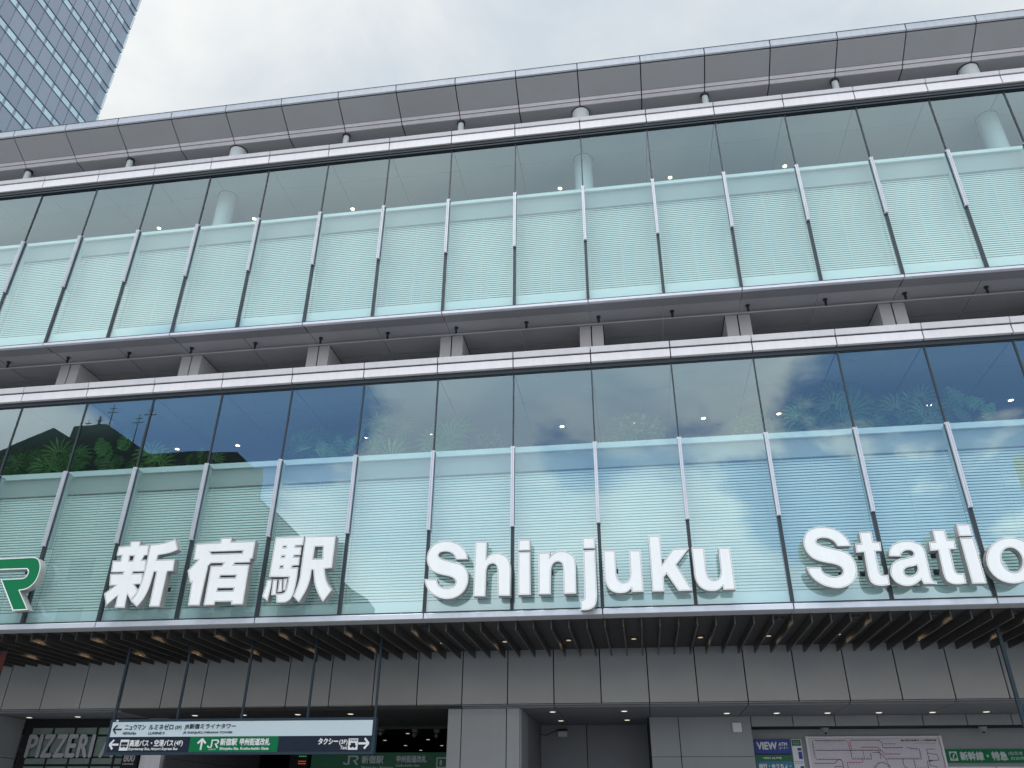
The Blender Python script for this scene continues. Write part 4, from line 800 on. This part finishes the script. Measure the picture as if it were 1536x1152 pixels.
# dome cameras
def dome(x, y, lab):
    e = empty('dome_camera', lab, 'security camera', (x, y, 3.30), 'dome cameras under the lintel')
    put('housing', G().tube((0,0,0), (0,0,-.05), .085, .07, 20).tube((0,0,-.05), (0,0,-.09), .07, .035, 20).mesh('housing', M['wall'], True), e)
    put('lens', G().tube((0,-.01,-.088), (0,-.015,-.115), .030, .016, 14).mesh('lens', M['joint'], True), e)
dome(5.72, 5.25, 'small grey dome camera over the left part of the route map'); dome(8.75, 5.25, 'small grey dome camera above the green train sign')
wb = empty('wall_speaker', 'small square grey wall box high on the panel wall', 'wall box', (3.93, 4.85, 3.20))
put('box_body', G().box(-.085, .085, 0, .05, 0, .17).mesh('box_body', M['panel']), wb); put('box_back', G().box(-.10, .075, .02, .049, .02, .185).mesh('box_back', M['room']), wb)
cb_ = empty('junction_box', 'small grey electrical box with a loose black cable in the recess', 'electrical box', (.22, 6.25, 3.25))
put('box_body', G().box(-.10, .10, 0, .09, 0, .11).mesh('box_body', M['room']), cb_); put('box_lid', G().box(-.11, .105, -.01, .095, .112, .15).mesh('box_lid', M['joint']), cb_)
g = G(); pts = [(-.62,.04,.22),(-.60,.04,.13),(-.52,.04,.06),(-.40,.04,.03),(-.30,.04,.06),(-.20,.04,.11),(-.11,.04,.13)]
for a, b_ in zip(pts[:-1], pts[1:]): g.tube(a, b_, .007, n=6)
put('cable', g.mesh('cable', M['joint']), cb_)
rb_ = empty('red_banner', 'dark red cloth banner hanging under the canopy near the picture edge', 'banner', (-9.95, 1.0, 3.39))
g = G(); NX = 8
for k in range(NX):
    a = -.8+.8*k/NX; b_ = -.8+.8*(k+1)/NX; ya = .03*math.sin(k*1.3); yb = .03*math.sin((k+1)*1.3)
    g.poly([(a,ya,0),(b_,yb,0),(b_,yb*.3,.95),(a,ya*.3,.95)]); g.poly([(a,ya+.012,0),(b_,yb+.012,0),(b_,yb*.3+.012,.95),(a,ya*.3+.012,.95)])
put('cloth', g.mesh('cloth', M['red'], True), rb_); put('hanging_bar', G().tube((-.82,0,.96), (.02,0,.96), .015, n=8).tube((-.7,0,.96), (-.7,0,1.1), .008, n=6).tube((-.1,0,.96), (-.1,0,1.1), .008, n=6).mesh('hanging_bar', M['dark']), rb_)
# dark stand made up for an unidentified shape behind the upper glass
st = empty('dark_silhouettes', 'dark pair of small silhouettes behind the upper windows', 'silhouette', (-1.55, 1.6, 13.2))
put('silhouette', G().box(-.16, .10, -.05, .05, .95, 1.15).box(-.09, .03, -.05, .05, .0, .95).box(-.05, -.01, -.02, .02, 1.15, 1.22).mesh('silhouette', M['room']), st)
put('silhouette', G().box(.20, .36, -.05, .05, 1.14, 1.20).box(.23, .33, -.05, .05, .0, 1.14).mesh('silhouette', M['room']), st)

# ================================================================== plants behind the lower glass
def fan_leaf():
    g = G(); n = 13
    for k in range(n):
        a = math.radians(-118 + 236*k/(n-1)); L = .36*(1-.15*abs(k-6)/6); w = .026
        d = Vector((math.sin(a), 0, math.cos(a))); s = Vector((math.cos(a), 0, -math.sin(a)))
        c = d*.05; m_ = d*L*.6; t = d*L+Vector((0, .05, -.05))
        g.poly([c-s*.008, m_-s*w*.7+Vector((0,.01,0)), t, m_+Vector((0,-.012,0)), c+Vector((0,-.004,0))]); g.poly([c+Vector((0,-.004,0)), m_+Vector((0,-.012,0)), t, m_+s*w*.7+Vector((0,.01,0)), c+s*.008])
    return g
def monstera_leaf():
    g = G()
    for sgn in (-1, 1):
        for k in range(6):
            z = .02+.065*k; w = (.09, .14, .17, .15, .12, .07)[k]
            g.poly([(0,0,z),(0,0,z+.05),(sgn*w*.7,.02,z+.055),(sgn*w,.05,z+.015),(sgn*w*.75,.02,z-.012)])
    return g
def oval_leaf(): return G().poly([(0,0,0),(.045,-.01,.06),(.05,-.01,.12),(0,.02,.20)]).poly([(0,0,0),(0,.02,.20),(-.05,-.01,.12),(-.045,-.01,.06)])
fan = [fan_leaf().mesh('leaf', M['leafm']), fan_leaf().mesh('leaf', M['leafl'])]
mon = monstera_leaf().mesh('leaf', M['leafm']); ov = [oval_leaf().mesh('leaf', M['leafl']), oval_leaf().mesh('leaf', M['leafm'])]
ZL = 7.2
pot = G().tube((0,0,-.35), (0,0,.1), .16, .2, 16).mesh('pot', M['room'])
def palm(x, y, top, lab, n=6, s=1.0, spread=.38, seed=0, kind='fan'):
    rnd = random.Random(seed)
    e = empty('fan_palm' if kind == 'fan' else 'monstera_plant', lab, 'plant', (x, y, ZL), 'plants behind the lower windows')
    put('pot', pot, e); g = G()
    for k in range(n):
        a = rnd.uniform(0, 2*PI); r = spread*rnd.uniform(.3, 1.0); h = (top-ZL)*rnd.uniform(.42, 1.0)-.1
        p = (r*math.cos(a), r*.6*math.sin(a)-.05, h); g.tube((0, 0, 0), p, .008, .005, 5)
        me = fan[rnd.random() < .35] if kind == 'fan' else mon
        l = put('leaf', me, e, p, (rnd.uniform(-.5, .5), rnd.uniform(-.9, .9), rnd.uniform(-.5, .5))); sc = s*rnd.uniform(.75, 1.1); l.scale = (sc*1.25,)*3
    put('stem', g.mesh('stem', M['leafm']), e)
def bush(x, y, top, lab, n=110, s=1.0, spread=.45, seed=0):
    rnd = random.Random(seed)
    e = empty('leafy_shrub', lab, 'plant', (x, y, ZL), 'plants behind the lower windows'); put('pot', pot, e)
    g = G(); g.tube((0,0,0), (.02,0,(top-ZL)*.6), .022, .014, 7)
    for k in range(5):
        a = k*1.3; g.tube((.02,0,(top-ZL)*(.4+.05*k)), (.02+spread*.7*math.cos(a), .2*math.sin(a), (top-ZL)*(.75+.05*k)), .010, .005, 5)
    put('trunk', g.mesh('trunk', M['bark']), e)
    g = G()
    for k in range(n):
        a = rnd.uniform(0, 2*PI); r = spread*math.sqrt(rnd.random()); h = (top-ZL)*(.45+.5*rnd.random()*(1-.4*(r/spread)))
        c = Vector((r*math.cos(a), r*.6*math.sin(a), h)); L = .11*s*rnd.uniform(.6, 1.3); d = Vector((rnd.uniform(-1,1), rnd.uniform(-1,1), rnd.uniform(-.6,.9))).normalized(); w = d.orthogonal().normalized()*L*.32
        g.poly([c, c+d*L*.5+w, c+d*L, c+d*L*.5-w])
    me = g.mesh('foliage', M['leafl']); put('foliage', me, e, kind='stuff')
palm(-11.3, 1.2, 8.57, 'fan palm low at the frame edge, before the mirrored gable', 15, 1.05, seed=1)
palm(-10.1, 1.2, 8.67, 'wide fan palm below the mirrored gable, in the first full pane', 20, 1.1, .5, seed=2)
palm(-9.1, 1.3, 8.77, 'monstera with split leaves beside the wide fan palm', 9, .9, .35, seed=3, kind='mono')
palm(-8.1, 1.2, 8.62, 'fan palm beneath the mirrored antenna masts', 13, 1.0, .4, seed=4)
palm(-6.9, 1.3, 8.37, 'low fan palm above the kanji 宿', 10, .8, .4, seed=5)
palm(-4.4, 1.2, 8.87, 'tall fan palm in deep blue reflections above the kanji 駅', 17, 1.0, .42, seed=6)
palm(-3.9, 1.0, 8.42, 'small monstera at the foot of the tall fan palm', 10, .8, .3, seed=7, kind='mono')
palm(-2.9, 1.2, 8.87, 'large fan palm over the blank pane before Shinjuku', 18, 1.15, .45, seed=8)
palm(-1.6, 1.2, 8.77, 'pale fan palm above the capital S of Shinjuku', 15, 1.1, .4, seed=9)
bush(-.7, 1.4, 8.82, 'thin dim shrub between the pale fan palm and bare panes', 198, .8, .45, seed=10)
bush(2.2, 1.3, 8.97, 'leafy shrub with pale stem above the letters u and k', 330, 1.2, .6, seed=11)
bush(4.6, 1.4, 8.92, 'dense light green shrub above the gap between the words', 484, 1.0, .5, seed=12)
palm(5.4, 1.2, 8.92, 'fan palm directly above the capital S of Station', 15, 1.1, .4, seed=13)
palm(6.3, 1.2, 8.97, 'biggest fan palm, above the first t of Station', 20, 1.25, .42, seed=14)
palm(7.35, 1.2, 8.87, 'dark fan palm beside a mullion above the a of Station', 13, 1.0, .4, seed=15)
palm(8.5, 1.2, 8.92, 'monstera with one hanging leaf above the i of Station', 6, .9, .35, seed=16, kind='mono')
bush(9.6, 1.4, 8.42, 'low dim shrub above the letter o', 198, .9, .5, seed=17)
